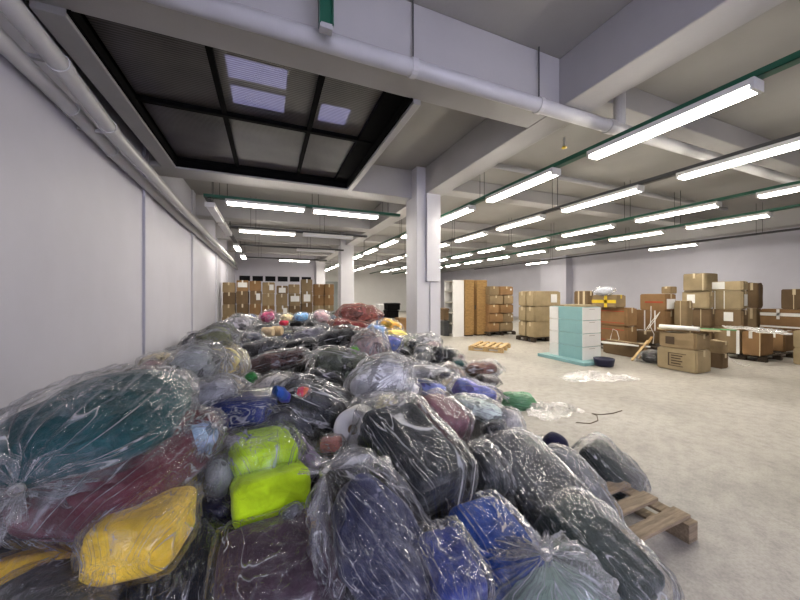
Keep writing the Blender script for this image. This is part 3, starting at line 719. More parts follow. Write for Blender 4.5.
mid(284, 323, 10, 6, 0, .9, 'sack', '#a83238', 'scarlet bag in front of the far cream bag', 'the far scarlet bag', flm=None)
mid(295, 324, 13, 7, 0, .9, 'sack', '#121214', 'black bag in front of the far sky blue bag', 'the far black bag', flm=None)
mid(320, 317, 18, 12, -15, 1.0, 'sack', '#b3989d', 'pale pink bag far back left of the big red bag', 'the far pink bag', flm='filmmilky')
mid(236, 326, 32, 16, 20, .86, 'sack', '#8e8d92', 'grey clear bag far back by the left wall pilaster', 'the far grey bag', flm='filmmilky')
mid(311, 336, 34, 18, 20, .82, 'sack', '#77757d', 'grey lilac bundle left of the dark charcoal bag', 'the grey lilac bundle', flm='filmmilky')
mid(300, 347, 30, 15, 10, .76, 'sack', '#1f2023', 'black bundle below the grey lilac bundle', 'the black bundle')
mid(250, 337, 30, 12, 0, .82, 'sack', '#4c4d58', 'slate grey bundle before the far grey bag', 'the slate bundle')
mid(325, 382, 40, 24, -10, .62, 'sack', '#2b2c2e', 'black clothes bag under the large olive grey bag', 'the black bag under the olive one')
mid(372, 400, 44, 14, 10, .64, 'sack', '#b9b8b5', 'flat pale clear bag above the white roll', 'the flat pale bag', flm='filmmilky')
mid(338, 398, 30, 20, -20, .62, 'sack', '#4b4a4c', 'grey black clothes bag between the red printed black bag and the flat pale bag', 'the grey black bag')
mid(431, 388, 34, 14, -10, .60, 'sack', '#5a5f9a', 'periwinkle clothes bag in front of the square column', 'the periwinkle bag', flm='film')
mid(473, 391, 46, 20, -10, .52, 'sack', '#62659a', 'lavender blue clothes bag near the right edge of the heap', 'the lavender blue bag', hi=True)
mid(478, 408, 54, 20, -15, .50, 'sack', '#a9b4ac', 'pale greenish clear bag below the lavender blue bag', 'the pale greenish bag', flm='filmmilky', hi=True)
mid(481, 369, 32, 18, 5, .42, 'sack', '#6a5148', 'brown clothes bag at the right edge of the heap nearest the pallet on the floor', 'the brown bag', hi=True)
mid(458, 365, 13, 10, 20, .45, 'ball', '#1f4f4f', 'small dark teal bag left of the brown bag', 'the small dark teal bag')
mid(428, 372, 46, 14, 0, .5, 'sack', '#b2b1b0', 'pale grey clear bag at the foot of the square column', 'the pale bag at the column foot', flm='filmmilky')
mid(412, 364, 16, 10, 0, .5, 'sack', '#17171b', 'black bag touching the foot of the square column', 'the black bag at the column foot', flm=None)
mid(452, 379, 24, 12, -15, .5, 'sack', '#23233c', 'midnight blue bundle between the lavender and pale grey bags', 'the midnight blue bundle')
mid(455, 372, 24, 12, -30, .46, 'sack', '#84776f', 'taupe clear bag below the small dark teal bag', 'the taupe bag', flm='filmmilky')
mid(488, 380, 22, 10, -10, .38, 'sack', '#55504e', 'dark taupe bag below the brown bag', 'the dark taupe bag')
mid(405, 390, 26, 20, 10, .6, 'sack', '#d0cfce', 'white clear bag right of the pointed whitish bag', 'the white clear bag', flm='filmmilky')

# ------------------------------------------------------------------ the smaller bags in between
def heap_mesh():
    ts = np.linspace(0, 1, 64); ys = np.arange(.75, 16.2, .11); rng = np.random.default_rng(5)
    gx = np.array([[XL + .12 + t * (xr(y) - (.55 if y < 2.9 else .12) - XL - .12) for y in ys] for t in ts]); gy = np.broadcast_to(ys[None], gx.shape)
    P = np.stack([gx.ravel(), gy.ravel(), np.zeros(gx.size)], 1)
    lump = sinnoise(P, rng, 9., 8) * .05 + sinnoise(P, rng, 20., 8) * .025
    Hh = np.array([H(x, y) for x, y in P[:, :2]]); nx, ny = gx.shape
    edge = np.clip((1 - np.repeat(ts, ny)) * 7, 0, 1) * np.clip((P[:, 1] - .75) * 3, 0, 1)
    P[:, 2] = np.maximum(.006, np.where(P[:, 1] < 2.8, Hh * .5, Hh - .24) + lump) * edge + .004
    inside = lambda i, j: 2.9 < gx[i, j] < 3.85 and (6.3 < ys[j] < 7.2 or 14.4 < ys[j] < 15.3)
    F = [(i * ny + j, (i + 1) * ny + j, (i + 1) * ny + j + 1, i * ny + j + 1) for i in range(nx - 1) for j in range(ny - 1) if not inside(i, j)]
    me = mesh_of('heap', P, F, M['fab']); o = ob('clothes_heap', me, None, '#19191c')  # near-black colour puts the shade of the gaps into the cloth
    o['kind'] = 'stuff'; tag(o, 'mass of bagged clothes inside the heap, darkened as shade between the bags', 'clothes heap')
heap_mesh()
PAL = [('#2b2d31', 'charcoal'), ('#191a1d', 'black'), ('#54565b', 'grey'), ('#7f8084', 'pale grey'), ('#a7a7a8', 'whitish'), ('#30364f', 'navy'),
       ('#4a423d', 'dark brown'), ('#55594c', 'olive'), ('#6c5a60', 'plum grey'), ('#3e5064', 'steel blue'), ('#8d8370', 'beige')]
PW = [24, 18, 18, 12, 9, 7, 5, 5, 4, 3, 4]
PROTO = []
for k in range(9):
    kind = ['sack', 'sack', 'pack', 'sack', 'ball', 'pack', 'sack', 'roll', 'sack'][k]
    cm = content_mesh(kind, .5, .36, .28, 900 + k, 36, 26, 1.5)
    fm, _ = film_mesh(kind, .5, .36, .28, 900 + k, k in (0, 3, 6), M['filmmilkyb' if k % 4 == 2 else 'filmb'], 52, 32, 1.03, .6, 1.5)
    PROTO.append((cm, fm))
rng = random.Random(4)
used_labels = {}
def neighbour(p):
    pr = project(p); best = None
    for l in LAND:
        dx, dy = pr[0] - l[0], pr[1] - l[1]
        q = math.hypot(dx, dy * 1.4)
        if best is None or q < best[0]: best = (q, dx, dy, l[3])
    q, dx, dy, s = best
    if abs(dx) > abs(dy) * 1.3: w = 'right of' if dx > 0 else 'left of'
    else: w = 'in front of' if dy > 0 else 'behind'
    return w, s
y = .95; count = 0
while y < 15.3:
    st = .28 + .017 * y; x = XL + .5 + rng.uniform(0, st)
    while x < xr(y) - .12:
        px_, py_ = x + rng.uniform(-.1, .1), y + rng.uniform(-.1, .1)
        hz = H(px_, py_); ok = hz > .12 and not (2.7 < px_ < 4.1 and (6.0 < py_ < 7.5 or 14.1 < py_ < 15.6))
        s = rng.uniform(.5, .95) * (1 + .02 * y)
        p = Vector((px_, py_, max(.1, hz - .06 - rng.uniform(0, .08))))
        pr = project(p)
        if not pr or not (-40 < pr[0] < 840 and pr[1] < 620) or pr[2] < 2.9: ok = False
        if ok:
            for l in LAND:                            # keep clear of the described bags
                if (l[4] - p).length < l[5] * .38 + .06: ok = False; break
                if l[2] < pr[2] + .1 and math.hypot(pr[0] - l[0], (pr[1] - l[1]) * 1.3) < .36 * l[5] * FOC / l[2]: ok = False; break
        if ok:
            cm, fm = PROTO[rng.randrange(9)]
            col, cn = rng.choices(PAL, PW)[0]
            root = empty('clothes_bag'); h = .28 * s
            root.matrix_world = Matrix.Translation(p - Vector((0, 0, h / 2))) @ Matrix.Rotation(rng.uniform(0, 6.28), 4, 'Z') @ \
                Matrix.Rotation(rng.uniform(-.35, .35), 4, 'Y') @ Matrix.Rotation(rng.uniform(-.3, .3), 4, 'X') @ Matrix.Diagonal((s * rng.uniform(.85, 1.25), s * rng.uniform(.85, 1.15), s * rng.uniform(.8, 1.1), 1))
            ob('clothes_bundle', cm, root, col); ob('plastic_film', fm, root)
            w, sn = neighbour(p)
            lab = '%s bagged bundle %s %s' % (cn, w, sn)
            used_labels.setdefault(lab, []).append(root); tag(root, lab, 'bag'); count += 1
        x += st * rng.uniform(.85, 1.2)
    y += st * .95
for lab, rs in used_labels.items():
    if len(rs) == 1: rs[0]['group'] = 'small bags between the larger ones'; continue
    rs.sort(key=lambda r: -project(r.matrix_world.translation)[2])
    if len(rs) == 2: names = ['the farther of two', 'the nearer of two']
    else: names = ['the farthest of %d' % len(rs)] + ['number %s from the back' % ORD[i] for i in range(1, len(rs) - 1)] + ['the nearest of %d' % len(rs)]
    for r, nme in zip(rs, names): r['label'] = lab + ', ' + nme.replace('number ', ''); r['group'] = 'small bags between the larger ones'
print('small bags', count)
# ------------------------------------------------------------------ cartons, pallets, furniture
def ratio(px): r = ray(px, 295); return r.x / r.y
CN = [0]
def carton(x0, x1, y0, y1, z0, z1, m, label, group=None, rz=0., tape='tape', paper=None, printed=None, seams=True, name='cardboard_box', crush=0.):
    CN[0] += 1; rg = random.Random(CN[0])
    sx, sy, sz = x1 - x0, y1 - y0, z1 - z0
    root = empty(name, ((x0 + x1) / 2, (y0 + y1) / 2, z0), rz)
    bm = bmesh.new(); bmesh.ops.create_cube(bm, size=1)
    bmesh.ops.bevel(bm, geom=list(bm.edges), offset=.018 / max(.3, min(sx, sy, sz)), segments=2, affect='EDGES')
    bmesh.ops.subdivide_edges(bm, edges=[e for e in bm.edges if e.calc_length() > .5], cuts=4, use_grid_fill=True)
    for v in bm.verts:
        c = v.co; k = 1 + .012 * math.cos(c.z * 3) * (1 if abs(c.x) > .4 or abs(c.y) > .4 else 0)
        w = crush * (math.sin(7 * c.x + CN[0]) * math.sin(6 * c.y + 1.3 * CN[0]) + .6 * math.sin(9 * c.z + 5 * c.x))
        v.co = Vector((c.x * sx * k + w * .5, c.y * sy * k + w * .4, (c.z + .5) * sz + (w if c.z > .3 else 0)))
    me = bpy.data.meshes.new('carton'); bm.to_mesh(me); bm.free(); me.materials.append(M[m])
    ob('carton', me, root)
    e = .007 + crush * .4
    if seams:      # flap slit on top and a strip of tape over it, down both ends
        tw = .03
        if sy >= sx: MB().box(-tw, tw, -sy / 2 - e, sy / 2 + e, sz, sz + .006).box(-tw, tw, -sy / 2 - e, -sy / 2 - e + .004, sz * .72, sz).build('tape', M[tape], root)
        else: MB().box(-sx / 2 - e, sx / 2 + e, -tw, tw, sz, sz + .006).box(-sx / 2 - e, -sx / 2 - e + .004, -tw, tw, sz * .72, sz).build('tape', M[tape], root)
    for face, u0, u1, v0, v1 in (paper or []):
        b = MB()
        if face == 'x': b.box(-sx / 2 - e - .004, -sx / 2 - e, sy * (u0 - .5), sy * (u1 - .5), sz * v0, sz * v1)
        else: b.box(sx * (u0 - .5), sx * (u1 - .5), -sy / 2 - e - .004, -sy / 2 - e, sz * v0, sz * v1)
        b.build('paper_label', M['paper'], root)
    for face, u0, u1, v0, v1, mt in (printed or []):
        b = MB()
        if face == 'x': b.box(-sx / 2 - e - .003, -sx / 2 - e, sy * (u0 - .5), sy * (u1 - .5), sz * v0, sz * v1)
        else: b.box(sx * (u0 - .5), sx * (u1 - .5), -sy / 2 - e - .003, -sy / 2 - e, sz * v0, sz * v1)
        b.build('printed_mark' if mt.endswith('ink') else 'tape_strip', M[mt], root)
    return tag(root, label, 'box', group)
def pb(xl, xc, xr_, yt, yb, d):
    """world box whose near upright edge stands at pixel xc; xl / xr_ are the ends of its two visible faces"""
    N = at(xc, yb, d); z1 = EYE - (yt - 295) / FOC * d
    Y1 = N.x / ratio(xl); X1 = N.y * ratio(xr_)
    return N.x, max(X1, N.x + .25), N.y, min(max(Y1, N.y + .25), N.y + 1.6), max(0, N.z), z1
def pc(a, m, label, z0=None, **k):
    b = list(pb(*a))
    if z0 is not None: b[4] = z0
    elif b[4] < .11: b[4] = 0
    return carton(*b, m, label, **k)

def pallet(x, y, sx, sy, rz, m, label, z=0., nb=6):
    root = empty('wooden_pallet', (x, y, z), rz); rg = random.Random(int(x * 100))
    for k in range(nb):
        yy = -sy / 2 + (k + .5) * sy / nb; bw = sy / nb * .27
        MB().box(-sx / 2, sx / 2, yy - bw, yy + bw, .118, .14).build('top_board', M[m], root, bevel=.003, rot=(0, 0, rg.uniform(-.012, .012)))
    for xx in (-sx / 2 + .05, 0, sx / 2 - .05):
        MB().box(xx - .05, xx + .05, -sy / 2, sy / 2, .098, .118).build('stringer_board', M[m], root, bevel=.003)
        for yy in (-sy / 2 + .07, 0, sy / 2 - .07):
            MB().box(xx - .05, xx + .05, yy - .07, yy + .07, .018, .098).build('block', M[m], root, bevel=.004)
        MB().box(xx - .05, xx + .05, -sy / 2, sy / 2, 0, .018).build('bottom_board', M[m], root, bevel=.003)
    return tag(root, label, 'pallet')
pallet(1.9, 1.66, 1.2, 1.05, 0.03, 'oldwood', 'weathered wooden pallet under the bags at the right front of the heap')
a = at(473, 350, 8.9); b = at(503, 353.5, 8.5); cc = at(490, 347, 9.2)
pallet(cc.x, cc.y, 1.05, .95, math.atan2(b.y - a.y, b.x - a.x) + PI / 2, 'pine', 'pale empty pallet lying alone on the bare floor', nb=5)

# cartons stacked against the small windows at the end of the left bay
y0 = 15.75; x = XL + .12; rg = random.Random(8)
for cidx in range(7):
    wd = .52 + rg.uniform(-.03, .04); z = 0; n = 4
    for k in range(n):
        h = .56 + rg.uniform(-.05, .05) if k < 3 else .5 + rg.uniform(-.12, .1)
        off = rg.uniform(-.02, .02); yo = rg.uniform(0, .06)
        pap = [('y', .1, .9, .35, .8)] if (cidx, k) in ((1, 3), (5, 2)) else [('y', .55, .9, .3, .8)] if (cidx, k) in ((2, 2), (3, 3), (4, 1)) else None
        if (cidx, k) in ((4, 3), (6, 2)): pap = [('y', .2, .8, .15, .75)]
        carton(x + off, x + off + wd - .035, y0 + yo, y0 + yo + .55, z, z + h - .004, rg.choice(['card', 'card3', 'card4', 'card']),
               'brown carton, %s in the %s far stack from the left wall' % (['lowest', 'second up', 'third up', 'topmost'][k], ORD[cidx]),
               'cartons at the end of the left bay', rz=rg.uniform(-.05, .05), paper=pap, tape=rg.choice(['tape', 'wtape', 'tape']))
        z += h
    x += wd + .03
for cidx, x in enumerate((2.12, 2.62)):
    z = 0
    for k in range(4):
        h = (.52, .5, .52, .56)[k]
        carton(x, x + .47, 16.3, 16.85, z, z + h - .004, 'card4' if k != 1 else 'card2', 'tan carton, %s in the %s stack beside the second square column' % (['lowest', 'second up', 'third up', 'topmost'][k], ['left', 'right'][cidx]),
               'cartons beside the second column', paper=None, rz=rg.uniform(-.03, .03))
        z += h
# palletised stack beside the cupboards
X0, X1, Y0, Y1, Z0, Z1 = pb(486, 489, 514, 286, 333, 12.1)
Y1 = Y0 + 1.0
pallet((X0 + X1) / 2, (Y0 + Y1) / 2, X1 - X0 + .1, 1.1, 0, 'darkwood', 'dark pallet under the five layer carton stack beside the cupboards')
nz = 5
for k in range(nz):
    for i in range(2):
        sp = .5 + (.08 if k % 2 else -.08)
        xa = X0 + (0 if i == 0 else (X1 - X0) * sp); xb = X0 + ((X1 - X0) * sp if i == 0 else (X1 - X0))
        h = (Z1 - .145) / nz
        carton(xa + .01, xb - .01, Y0 + rg.uniform(0, .03), Y1, .145 + k * h, .145 + (k + 1) * h - .006, rg.choice(['card', 'card4', 'card']),
               '%s carton of the %s layer in the five layer stack beside the cupboards' % (['left', 'right'][i], ['lowest', 'second', 'third', 'fourth', 'top'][k]), 'cartons in the five layer stack',
               paper=[('y', .75, .85, .55, .75)] if i == 1 and k in (1, 4) else None)
X0, X1, Y0, Y1, Z0, Z1 = pb(518, 534, 561, 291, 341, 10.5)
pallet((X0 + X1) / 2, (Y0 + Y1) / 2, X1 - X0 + .1, Y1 - Y0 + .1, 0, 'darkwood', 'dark pallet under the three tier stack of tall cartons')
h = (Z1 - .145) / 3
for k in range(3):
    for j in range(2):
        ya = Y0 + (Y1 - Y0) * j / 2; yb_ = Y0 + (Y1 - Y0) * (j + 1) / 2
        carton(X0 + .01, X1 - (.3 if k == 0 and j == 0 else .01), ya + .01, yb_ - .01, .145 + k * h, .145 + (k + 1) * h - .006, 'card2', 'tall pale carton, %s side of the %s tier, in the three tier stack' % (['near', 'far'][j], ['lowest', 'middle', 'top'][k]),
               'tall cartons in the three tier stack', paper=[('y', .62, .85, .25, .8)] if k == 2 and j == 0 else None)
carton(X1 - .28, X1 + .02, Y0 + .02, Y0 + .3, .145, .145 + h * .8, 'card', 'small carton in the lower right corner of the three tier stack')
# bookcase and two tall cupboards
root = empty('bookcase', (6.3, 10.16, 0)); w_, d_, hh = .48, .62, 2.1
MB().box(0, w_, 0, .025, 0, hh).build('side_panel', M['white'], root, bevel=.002)
MB().box(0, w_, d_ - .025, d_, 0, hh).build('side_panel', M['white'], root, bevel=.002)
MB().box(w_ - .015, w_, .025, d_ - .025, 0, hh).build('back_panel', M['inner'], root)
for k in range(6): MB().box(0.005, w_ - .015, .025, d_ - .025, .06 + k * .4, .085 + k * .4).build('shelf', M['inner'], root)
tag(root, 'white bookcase with empty open shelves turned left, behind the square column', 'bookcase')
for k, (xa, xb) in enumerate(((6.83, 7.2), (7.36, 7.8))):
    root = empty('tall_cupboard', (xa, 10.12, 0)); w_ = xb - xa
    MB().box(0, w_, 0, .5, .05, 2.12).build('carcass', M['brown'], root, bevel=.004)
    MB().box(.02, w_ - .02, .03, .5, 0, .05).build('plinth', M['darkwood'], root)
    MB().box(-.018, -.001, .004, .496, .06, 2.11).build('door', M['brown'], root, bevel=.003)
    MB().box(-.05, -.018, .08, .1, 1.0, 1.16).build('handle', M['dgrey'], root, bevel=.003)
    tag(root, ['tall oak brown cupboard standing against the white bookcase', 'tall oak brown cupboard beside the five layer carton stack'][k], 'cupboard')
# teal and white chest of drawers on a teal board
N = at(583, 363, 7.2); bx, by = N.x, N.y
b = MB().box(bx - .22, bx + .75, by - .2, by + 1.1, 0, .075).build('base_board', M['teal'], bevel=.006); tag(b, 'teal board on the floor under the teal and white chest', 'board')
root = empty('drawer_chest', (bx, by, .075)); W_, D_ = .58, .92
for k in range(4):
    z0, z1 = k * .3, k * .3 + .292
    t = MB().box(0, W_, .02, .66, z0, z1).build('tier', M['teal'], root, bevel=.005)
    MB().box(-.004, W_ + .004, -.002, .019, z0 + .003, z1 - .003).build('drawer_front', M['white'], t, bevel=.004)
    MB().box(-.006, W_, .662, D_, z0, z1 - .004).build('end_drawer', M['white'], t, bevel=.004)
    MB().box(.2, .38, -.006, -.002, z1 - .05, z1 - .035).build('finger_slot', M['inner'], t)
MB().box(0, W_, .02, D_, 1.192, 1.2).build('top_sheet', M['teal'], root)
tag(root, 'pale teal and white chest of four drawer tiers standing on a teal board', 'chest of drawers')
o = MB().box(0, .4, 0, .55, 0, .05).build('cardboard_sheet', M['card2'], bevel=.006); o.location = (bx + .1, by + .04, 1.276); tag(o, 'flat pale cardboard sheet on top of the teal and white chest', 'cardboard')
o = MB().box(0, .3, 0, .25, 0, .035).build('cardboard_sheet', M['card'], bevel=.006); o.location = (bx + .12, by + .62, 1.276); tag(o, 'small brown cardboard piece at the far end of the chest top', 'cardboard')
# round navy basin
c0 = at(604, 364, 7.0); prof = [(.0, .0), (.15, 0), (.18, .02), (.2, .13), (.205, .17), (.19, .17), (.175, .06), (0, .05)]
n = 28; v = [(r_ * math.cos(2 * PI * k / n), r_ * math.sin(2 * PI * k / n), z) for r_, z in prof for k in range(n)]
me = bpy.data.meshes.new('basin'); me.from_pydata(v, [], grid_faces(len(prof), n)); me.materials.append(M['navyplastic'])
me.polygons.foreach_set('use_smooth', [True] * len(me.polygons))
o = ob('basin', me); o.location = (c0.x, c0.y, .0); tag(o, 'dark navy round basin at the right foot of the teal and white chest', 'basin')

RG = 'cartons along the right wall'
pallet(9.6, 6.2, 1.3, 1.3, 0, 'darkwood', 'dark pallet under the red printed cartons behind the chest')
pr_ = [('x', .05, .95, .78, .82, 'redink'), ('x', .05, .95, .14, .18, 'redink'), ('x', .5, .62, .05, .95, 'greenink')]
pc((578, 627, 637, 327, 346, 9.0), 'card4', 'lower red printed carton behind the teal and white chest', z0=.142, group=RG, printed=pr_)
pc((578, 627, 637, 308, 326.6, 9.0), 'card4', 'upper red printed carton behind the teal and white chest', group=RG, printed=pr_)
pc((592, 616, 626, 295, 307.7, 9.05), 'card', 'carton with a yellow tape cross on top of the red printed cartons', group=RG, tape='ytape', printed=[('x', 0, 1, .35, .6, 'ytape'), ('x', .35, .47, 0, 1, 'ytape')])
pc((574, 588, 592, 291, 307.7, at(627, 327, 9.0).x / ray(588, 295).x), 'card3', 'dark upright carton left of the yellow taped carton', group=RG, printed=[('x', .2, .35, 0, 1, 'tape'), ('x', .6, .7, 0, 1, 'tape')])
mid_ = at(606, 291, 9.3)
bag(Vector((mid_.x - .12, mid_.y + .22, 1.655)), Vector((mid_.x + .16, mid_.y - .1, 1.665)), .36, .22, 'sack', '#c9ccd6', 'white plastic bundle on top of the yellow taped carton', 'the white bundle on cartons', flm='filmmilky')
pallet(10.3, 5.75, 1.2, 1.2, 0, 'darkwood', 'dark pallet under the leaning brown cartons with white straps')
pc((636, 655, 668, 332, 347, 9.2), 'card3', 'bottom brown carton of the pile with white straps', z0=.142, group=RG)
pc((634, 666, 676, 311, 331.7, 9.2), 'card4', 'wide brown carton with loose white straps, second in its pile', group=RG, printed=[('x', .3, .34, 0, 1, 'wtape'), ('x', .62, .66, 0, 1, 'wtape')], crush=.01)
pc((640, 666, 676, 294, 310.7, 9.2), 'card4', 'brown carton with red print on top of the white strapped carton', group=RG, printed=[('x', .1, .8, .45, .55, 'redink')], paper=[('y', .05, .9, .1, .7)])
pc((664, 671, 677, 286.5, 293.6, 9.25), 'card', 'tiny carton topmost beside the grey carton tower', group=RG)
pc((674, 687, 693, 327, 350.5, 8.9), 'card3', 'brown carton on the floor below the narrow upright carton', group=RG)
pc((674, 687, 693, 301, 326.7, 8.9), 'card', 'narrow upright yellowish carton before the grey carton tower', group=RG, printed=[('x', .45, .52, 0, 1, 'tape')])
D5 = 9.2
pc((690, 711, 714, 328, 348.9, D5 + .3), 'card3', 'bottom carton of the left half of the grey carton tower', group=RG)
pc((692, 711, 714, 309, 327.7, D5 + .3), 'card3', 'dark carton third from the top in the left half of the tower', group=RG, printed=[('x', .5, .54, 0, 1, 'tape')])
pc((682, 709, 713, 291, 308.7, D5 + .3), 'card2', 'pale carton with a white label, second from the top of the tower', group=RG, paper=[('x', .5, .8, .3, .8)])
pc((683, 706, 718, 273, 290.7, D5 + .3), 'card2', 'topmost carton of the tower, highest of all on the right', group=RG, printed=[('x', .1, .15, 0, 1, 'tape')])
pc((712, 743, 748, 328.5, 350, D5 - .2), 'card', 'bottom carton in the right half of the grey carton tower', group=RG)
pc((712, 743, 748, 310, 328.2, D5 - .2), 'card3', 'carton with a square label in the right half of the tower', group=RG, paper=[('x', .3, .6, .35, .85)])
pc((711, 743, 748, 290.5, 309.7, D5 - .2), 'card2', 'carton with two white bands in the right half of the tower', group=RG, printed=[('x', .55, .58, 0, 1, 'wtape'), ('x', .85, .88, 0, 1, 'wtape')], paper=[('y', .2, .8, .2, .8)])
pc((708, 743, 748, 281, 290.2, D5 - .2), 'card2', 'low carton with a wide white label, top of the tower right half', group=RG, paper=[('x', .5, .88, .15, .95)])
pc((748, 757, 762, 308.5, 344, 9.8), 'card', 'tall carton right behind the grey carton tower', group=RG)
pc((746, 758, 763, 283, 308.2, 9.8), 'card3', 'dark crumpled carton right of the tower top', group=RG, crush=.02)
# wrapped cartons on a dark pallet
X0, X1, Y0, Y1, Z0, Z1 = pb(718, 760, 792, 332, 360, 7.3)
pallet((X0 + X1) / 2 + .1, (Y0 + Y1) / 2, 1.5, Y1 - Y0 + .1, 0, 'darkwood', 'dark pallet under the film wrapped brown cartons at right')
ym = Y0 + (Y1 - Y0) * .45
carton(X0, X0 + .62, ym + .01, Y1, .145, Z1, 'card', 'film wrapped brown carton with a grey tape band, left of two on the dark pallet', RG, printed=[('x', .0, .14, 0, 1, 'wtape')], tape='wtape')
carton(X0 + .02, X0 + .66, Y0, ym - .01, .145, Z1 - .01, 'card4', 'film wrapped brown carton at the near end of the dark pallet', RG, printed=[('x', .0, .05, 0, 1, 'tape')], tape='wtape')
pc((764, 784, 800, 333, 356, 7.9), 'card4', 'brown carton wrapped in film behind the near wrapped carton', z0=.142, group=RG, tape='wtape')
pc((760, 806, 818, 331.5, 349, 8.7), 'card4', 'long brown carton under the white taped one at the right frame edge', group=RG)
pc((760, 806, 818, 310, 331, 8.7), 'card4', 'long red brown carton crossed with white tape at the right frame edge', group=RG, printed=[('x', 0, 1, .66, .82, 'wtape'), ('x', 0, 1, .08, .16, 'wtape'), ('x', .55, .62, .5, 1, 'wtape')], tape='wtape')
pc((781, 808, 816, 289, 309.6, 8.8), 'card3', 'dark brown carton on top of the white taped carton', group=RG, printed=[('x', .5, .53, 0, 1, 'tape')])
pc((793, 815, 822, 350, 366, 6.9), 'card2', 'lower pale carton cut by the right frame edge', group=RG)
pc((793, 815, 822, 332, 349.7, 6.9), 'card2', 'upper pale carton cut by the right frame edge', group=RG)
# two front cartons
pk = [('x', .30, .33, .2, .8, 'ink'), ('x', .30, .68, .2, .23, 'ink'), ('x', .3, .75, .77, .8, 'ink')] + \
     [('x', .38, .62 + .04 * (k % 2), .3 + k * .12, .35 + k * .12, 'ink') for k in range(4)]
pc((657, 697, 711, 351.5, 374.5, 6.25), 'card2', 'tan carton with a dark printed panel, frontmost on the bare floor', group=RG, printed=[(f, 1 - b_, 1 - a_, c_, d2, m_) for f, a_, b_, c_, d2, m_ in pk])
pc((659, 696, 711, 335, 351, 6.3), 'card', 'crumpled brown carton on top of the frontmost tan carton', group=RG, crush=.018, printed=[('x', .55, .8, .25, .75, 'ink')])
pc((712, 722, 728, 342, 354, 6.7), 'card', 'small crushed carton right of the two front cartons', group=RG, crush=.02)
pc((712, 722, 728, 354.3, 369, 6.7), 'card3', 'small dark carton on the floor right of the frontmost tan carton', group=RG, crush=.01)
T = at(697, 334, 6.3)
def lay(name, p0, p1, w, th, m, label, cat, lift=0.):
    P0, P1 = Vector(p0), Vector(p1); L = (P1 - P0).length
    a = (P1 - P0).normalized(); y = Vector((0, 0, 1)).cross(a).normalized(); n = a.cross(y)
    o = MB().box(0, L, -w / 2, w / 2, 0, th).build(name, M[m], bevel=min(.003, th * .3))
    o.matrix_world = Matrix.Translation(P0 + Vector((0, 0, lift))) @ Matrix((a, y, n)).transposed().to_4x4()
    return tag(o, label, cat)
zt = EYE - (334 - 295) / FOC * 6.3 + .03
lay('cardboard_sheet', (T.x + .1, T.y + .75, zt), (T.x + .6, T.y - .1, zt + .01), .5, .012, 'card2', 'flat cardboard sheet lying on the crumpled front carton', 'cardboard')
lay('cardboard_sheet', (T.x + .45, T.y + .7, zt + .02), (T.x + .95, T.y - .2, zt + .02), .22, .01, 'greenink', 'green printed card strip on the crumpled front carton', 'cardboard')
o = MB().tube([(T.x + .06, T.y + .68, zt + .06), (T.x + .12, T.y + .02, zt + .06)], .045, 18).build('paper_roll', M['paper'], smooth=False)
for p in o.data.polygons: p.use_smooth = len(p.vertices) == 4
tag(o, 'white paper roll lying on top of the crumpled front carton', 'roll')
# loose bits on the floor among the cartons
A, B_ = at(632, 361, 7.5), at(648, 341, 7.9)
lay('plank', (A.x, A.y, .01), (B_.x, B_.y, .42), .05, .02, 'pine', 'pale wooden plank leaning among the cartons left of the front pair', 'plank')
A, B_ = at(638, 358, 7.7), at(652, 338, 8.0)
lay('plank', (A.x, A.y, .01), (B_.x, B_.y, .5), .06, .02, 'brown', 'brown wooden plank leaning beside the pale plank', 'plank')
A, B_ = at(600, 342, 8.0), at(647, 347, 7.9)
lay('white_board', (A.x, A.y, .36), (B_.x, B_.y, .27), .25, .03, 'white', 'white board resting across rubble between the chest and the front cartons', 'board')
pc((603, 640, 648, 344.5, 358, 7.75), 'card3', 'low dark carton under the white board', group=RG, crush=.015)
bag(Vector((8.0, 4.75, .12)), Vector((8.35, 4.3, .14)), .3, .28, 'sack', '#2c2a2a', 'black bag on the floor left of the two front cartons', 'the black floor bag', flm='film')
# things behind the square column, far down the right hall
def crate(px, yb, yt, d, wpx, m, label, cat='crate', name='plastic_crate'):
    c0 = at(px, yb, d); w_ = wpx * d / FOC; h_ = (yb - yt) * d / FOC
    root = empty(name, (c0.x, c0.y, c0.z if c0.z > .12 else 0))
    MB().box(-w_ / 2, w_ / 2, -.25, .25, 0, h_).build('body', M[m], root, bevel=.02)
    MB().box(-w_ / 2 - .012, w_ / 2 + .012, -.262, .262, h_ - .07, h_ - .02).build('rim', M[m], root, bevel=.006)
    return tag(root, label, cat, 'things beyond the square column')
crate(391, 331, 318, 13.8, 11, 'dgrey', 'lowest dark crate left of the square column, far back')
crate(391, 317.8, 310, 13.8, 12, 'black', 'black crate in the middle of the pile seen left of the square column')
crate(392, 309.8, 303, 13.8, 13, 'black', 'topmost black crate seen left of the square column')
crate(381, 330, 314, 14.4, 7, 'blueplastic', 'blue crate far back between the big red bag and the square column')
crate(381, 313.8, 304, 14.4, 7, 'white', 'white bin on the blue crate far back')
crate(401, 331, 316, 13.2, 8, 'card4', 'brown box far back touching the left side of the square column', 'box', 'cardboard_box')
crate(443.5, 335, 320, 12.3, 6, 'dgrey', 'dark crate on the floor between the square column and the bookcase')
crate(443.5, 319.8, 308, 12.3, 5, 'card3', 'brown box on the dark crate beside the bookcase', 'box', 'cardboard_box')

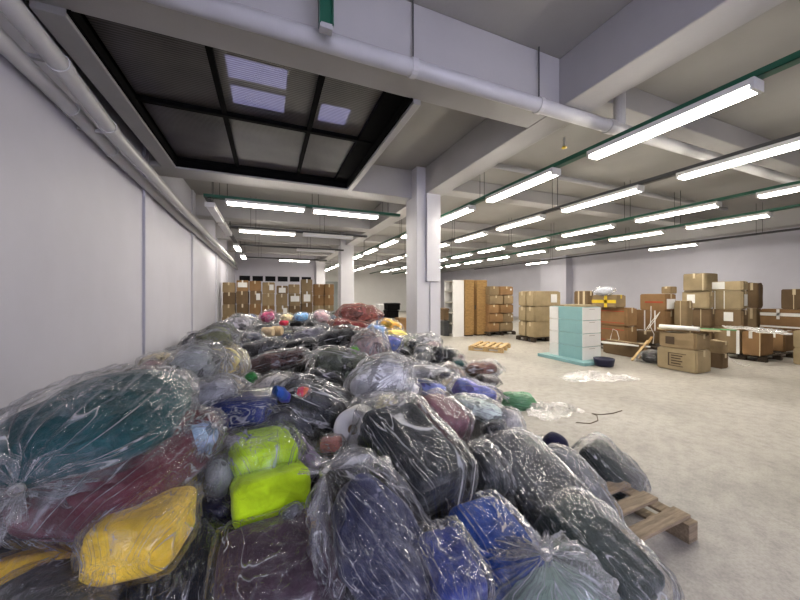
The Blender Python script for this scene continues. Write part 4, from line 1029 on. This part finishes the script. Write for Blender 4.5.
# ------------------------------------------------------------------ plastic left on the floor
def sheet(px, py, rx, ry, hgt, flm, label, rz=0, cat='plastic sheet', name='plastic_sheet', seed=3, z0=0.):
    c0 = at(px, py, (EYE - z0) * FOC / (py - 295)); rng = np.random.default_rng(seed); nr, nc = 26, 72
    rr = np.linspace(.02, 1, nr)[:, None]; th = np.linspace(0, 2 * PI, nc, endpoint=False)[None]
    edge = 1 + .18 * np.sin(3 * th + seed) + .1 * np.sin(7 * th + 2 * seed) + .06 * np.sin(13 * th)
    X = rr * np.cos(th) * edge * rx; Y = rr * np.sin(th) * edge * ry; P = np.stack([X.ravel(), Y.ravel(), 0 * X.ravel()], 1)
    s = min(rx, ry)
    z = hgt * (1 - np.clip(rr, 0, 1) ** 2) * (.6 + .4 * np.sin(2 * th + seed)) + 0 * th
    P[:, 2] = z.ravel() * .8 + ridge(P, rng, 4 / s, 5) * .035 + ridge(P, rng, 9 / s, 5) * .02 + .006
    uv = np.stack([np.broadcast_to(th / (2 * PI), (nr, nc)).ravel(), np.broadcast_to(rr, (nr, nc)).ravel()], 1)
    c0.z = z0; o = ob(name, mesh_of('sheet', P, grid_faces(nr, nc), M[flm], uv, nc)); o.location = (c0.x, c0.y, z0); o.rotation_euler.z = rz
    return tag(o, label, cat)
sheet(595, 378, .66, .36, .12, 'filmwhite', 'crumpled white plastic sheet on the floor in front of the teal and white chest', -.35, seed=3)
sheet(549, 412, .38, .27, .14, 'filmwhite', 'crumpled white plastic sheet on the floor right of the green bag', -.2, seed=8)
bag(at(503, 403, 4.55), at(533, 405, 4.5), .42, .26, 'sack', '#3f7d57', 'pale green plastic bag on the floor at the right edge of the heap', 'the green floor bag', flm='filmgreen', hi=True)
S_ = [at(px, py, EYE * FOC / (py - 295)) for px, py in ((576, 423), (590, 424), (598, 421), (597, 416), (592, 414), (600, 415), (612, 414), (622, 411))]
o = MB().tube([(p.x, p.y, .006) for p in S_], .005, 6).build('string', M['ink']); tag(o, 'thin brown string curling on the bare floor', 'string')
for i, (px, py) in enumerate(((760, 372), (700, 392))):
    pass

# white packing straps hanging loose over the brown cartons, wrap over the palletised ones
def strap(pts, label, r_=.008):
    P = [at(*q) for q in pts]; o = MB().tube(P, r_, 6).build('packing_strap', M['wtape']); tag(o, label, 'strap')
strap([(609, 347, 8.75), (611, 336, 8.75), (613, 329, 8.72), (617, 331, 8.72), (619, 338, 8.72), (618, 348, 8.7)], 'white strap looped over the lower red printed carton')
strap([(645, 331, 8.9), (652, 321, 8.85), (660, 312, 8.8), (655, 320, 8.82), (648, 329, 8.85)], 'white strap crossing the wide carton among the brown cartons')
strap([(651, 306, 8.95), (651, 316, 8.9), (650, 326, 8.88), (654, 334, 8.86), (653, 344, 8.85)], 'white strap hanging down from the red printed topmost carton')
strap([(727, 356, 7.0), (735, 362, 6.95), (745, 366, 6.85), (750, 365, 6.8)], 'white strap trailing from the wrapped cartons to the floor', .01)
sheet(757, 330.5, .8, .42, .04, 'filmwhite', 'crumpled wrapping film lying over the cartons on the dark pallet', .75, seed=5, z0=.74)
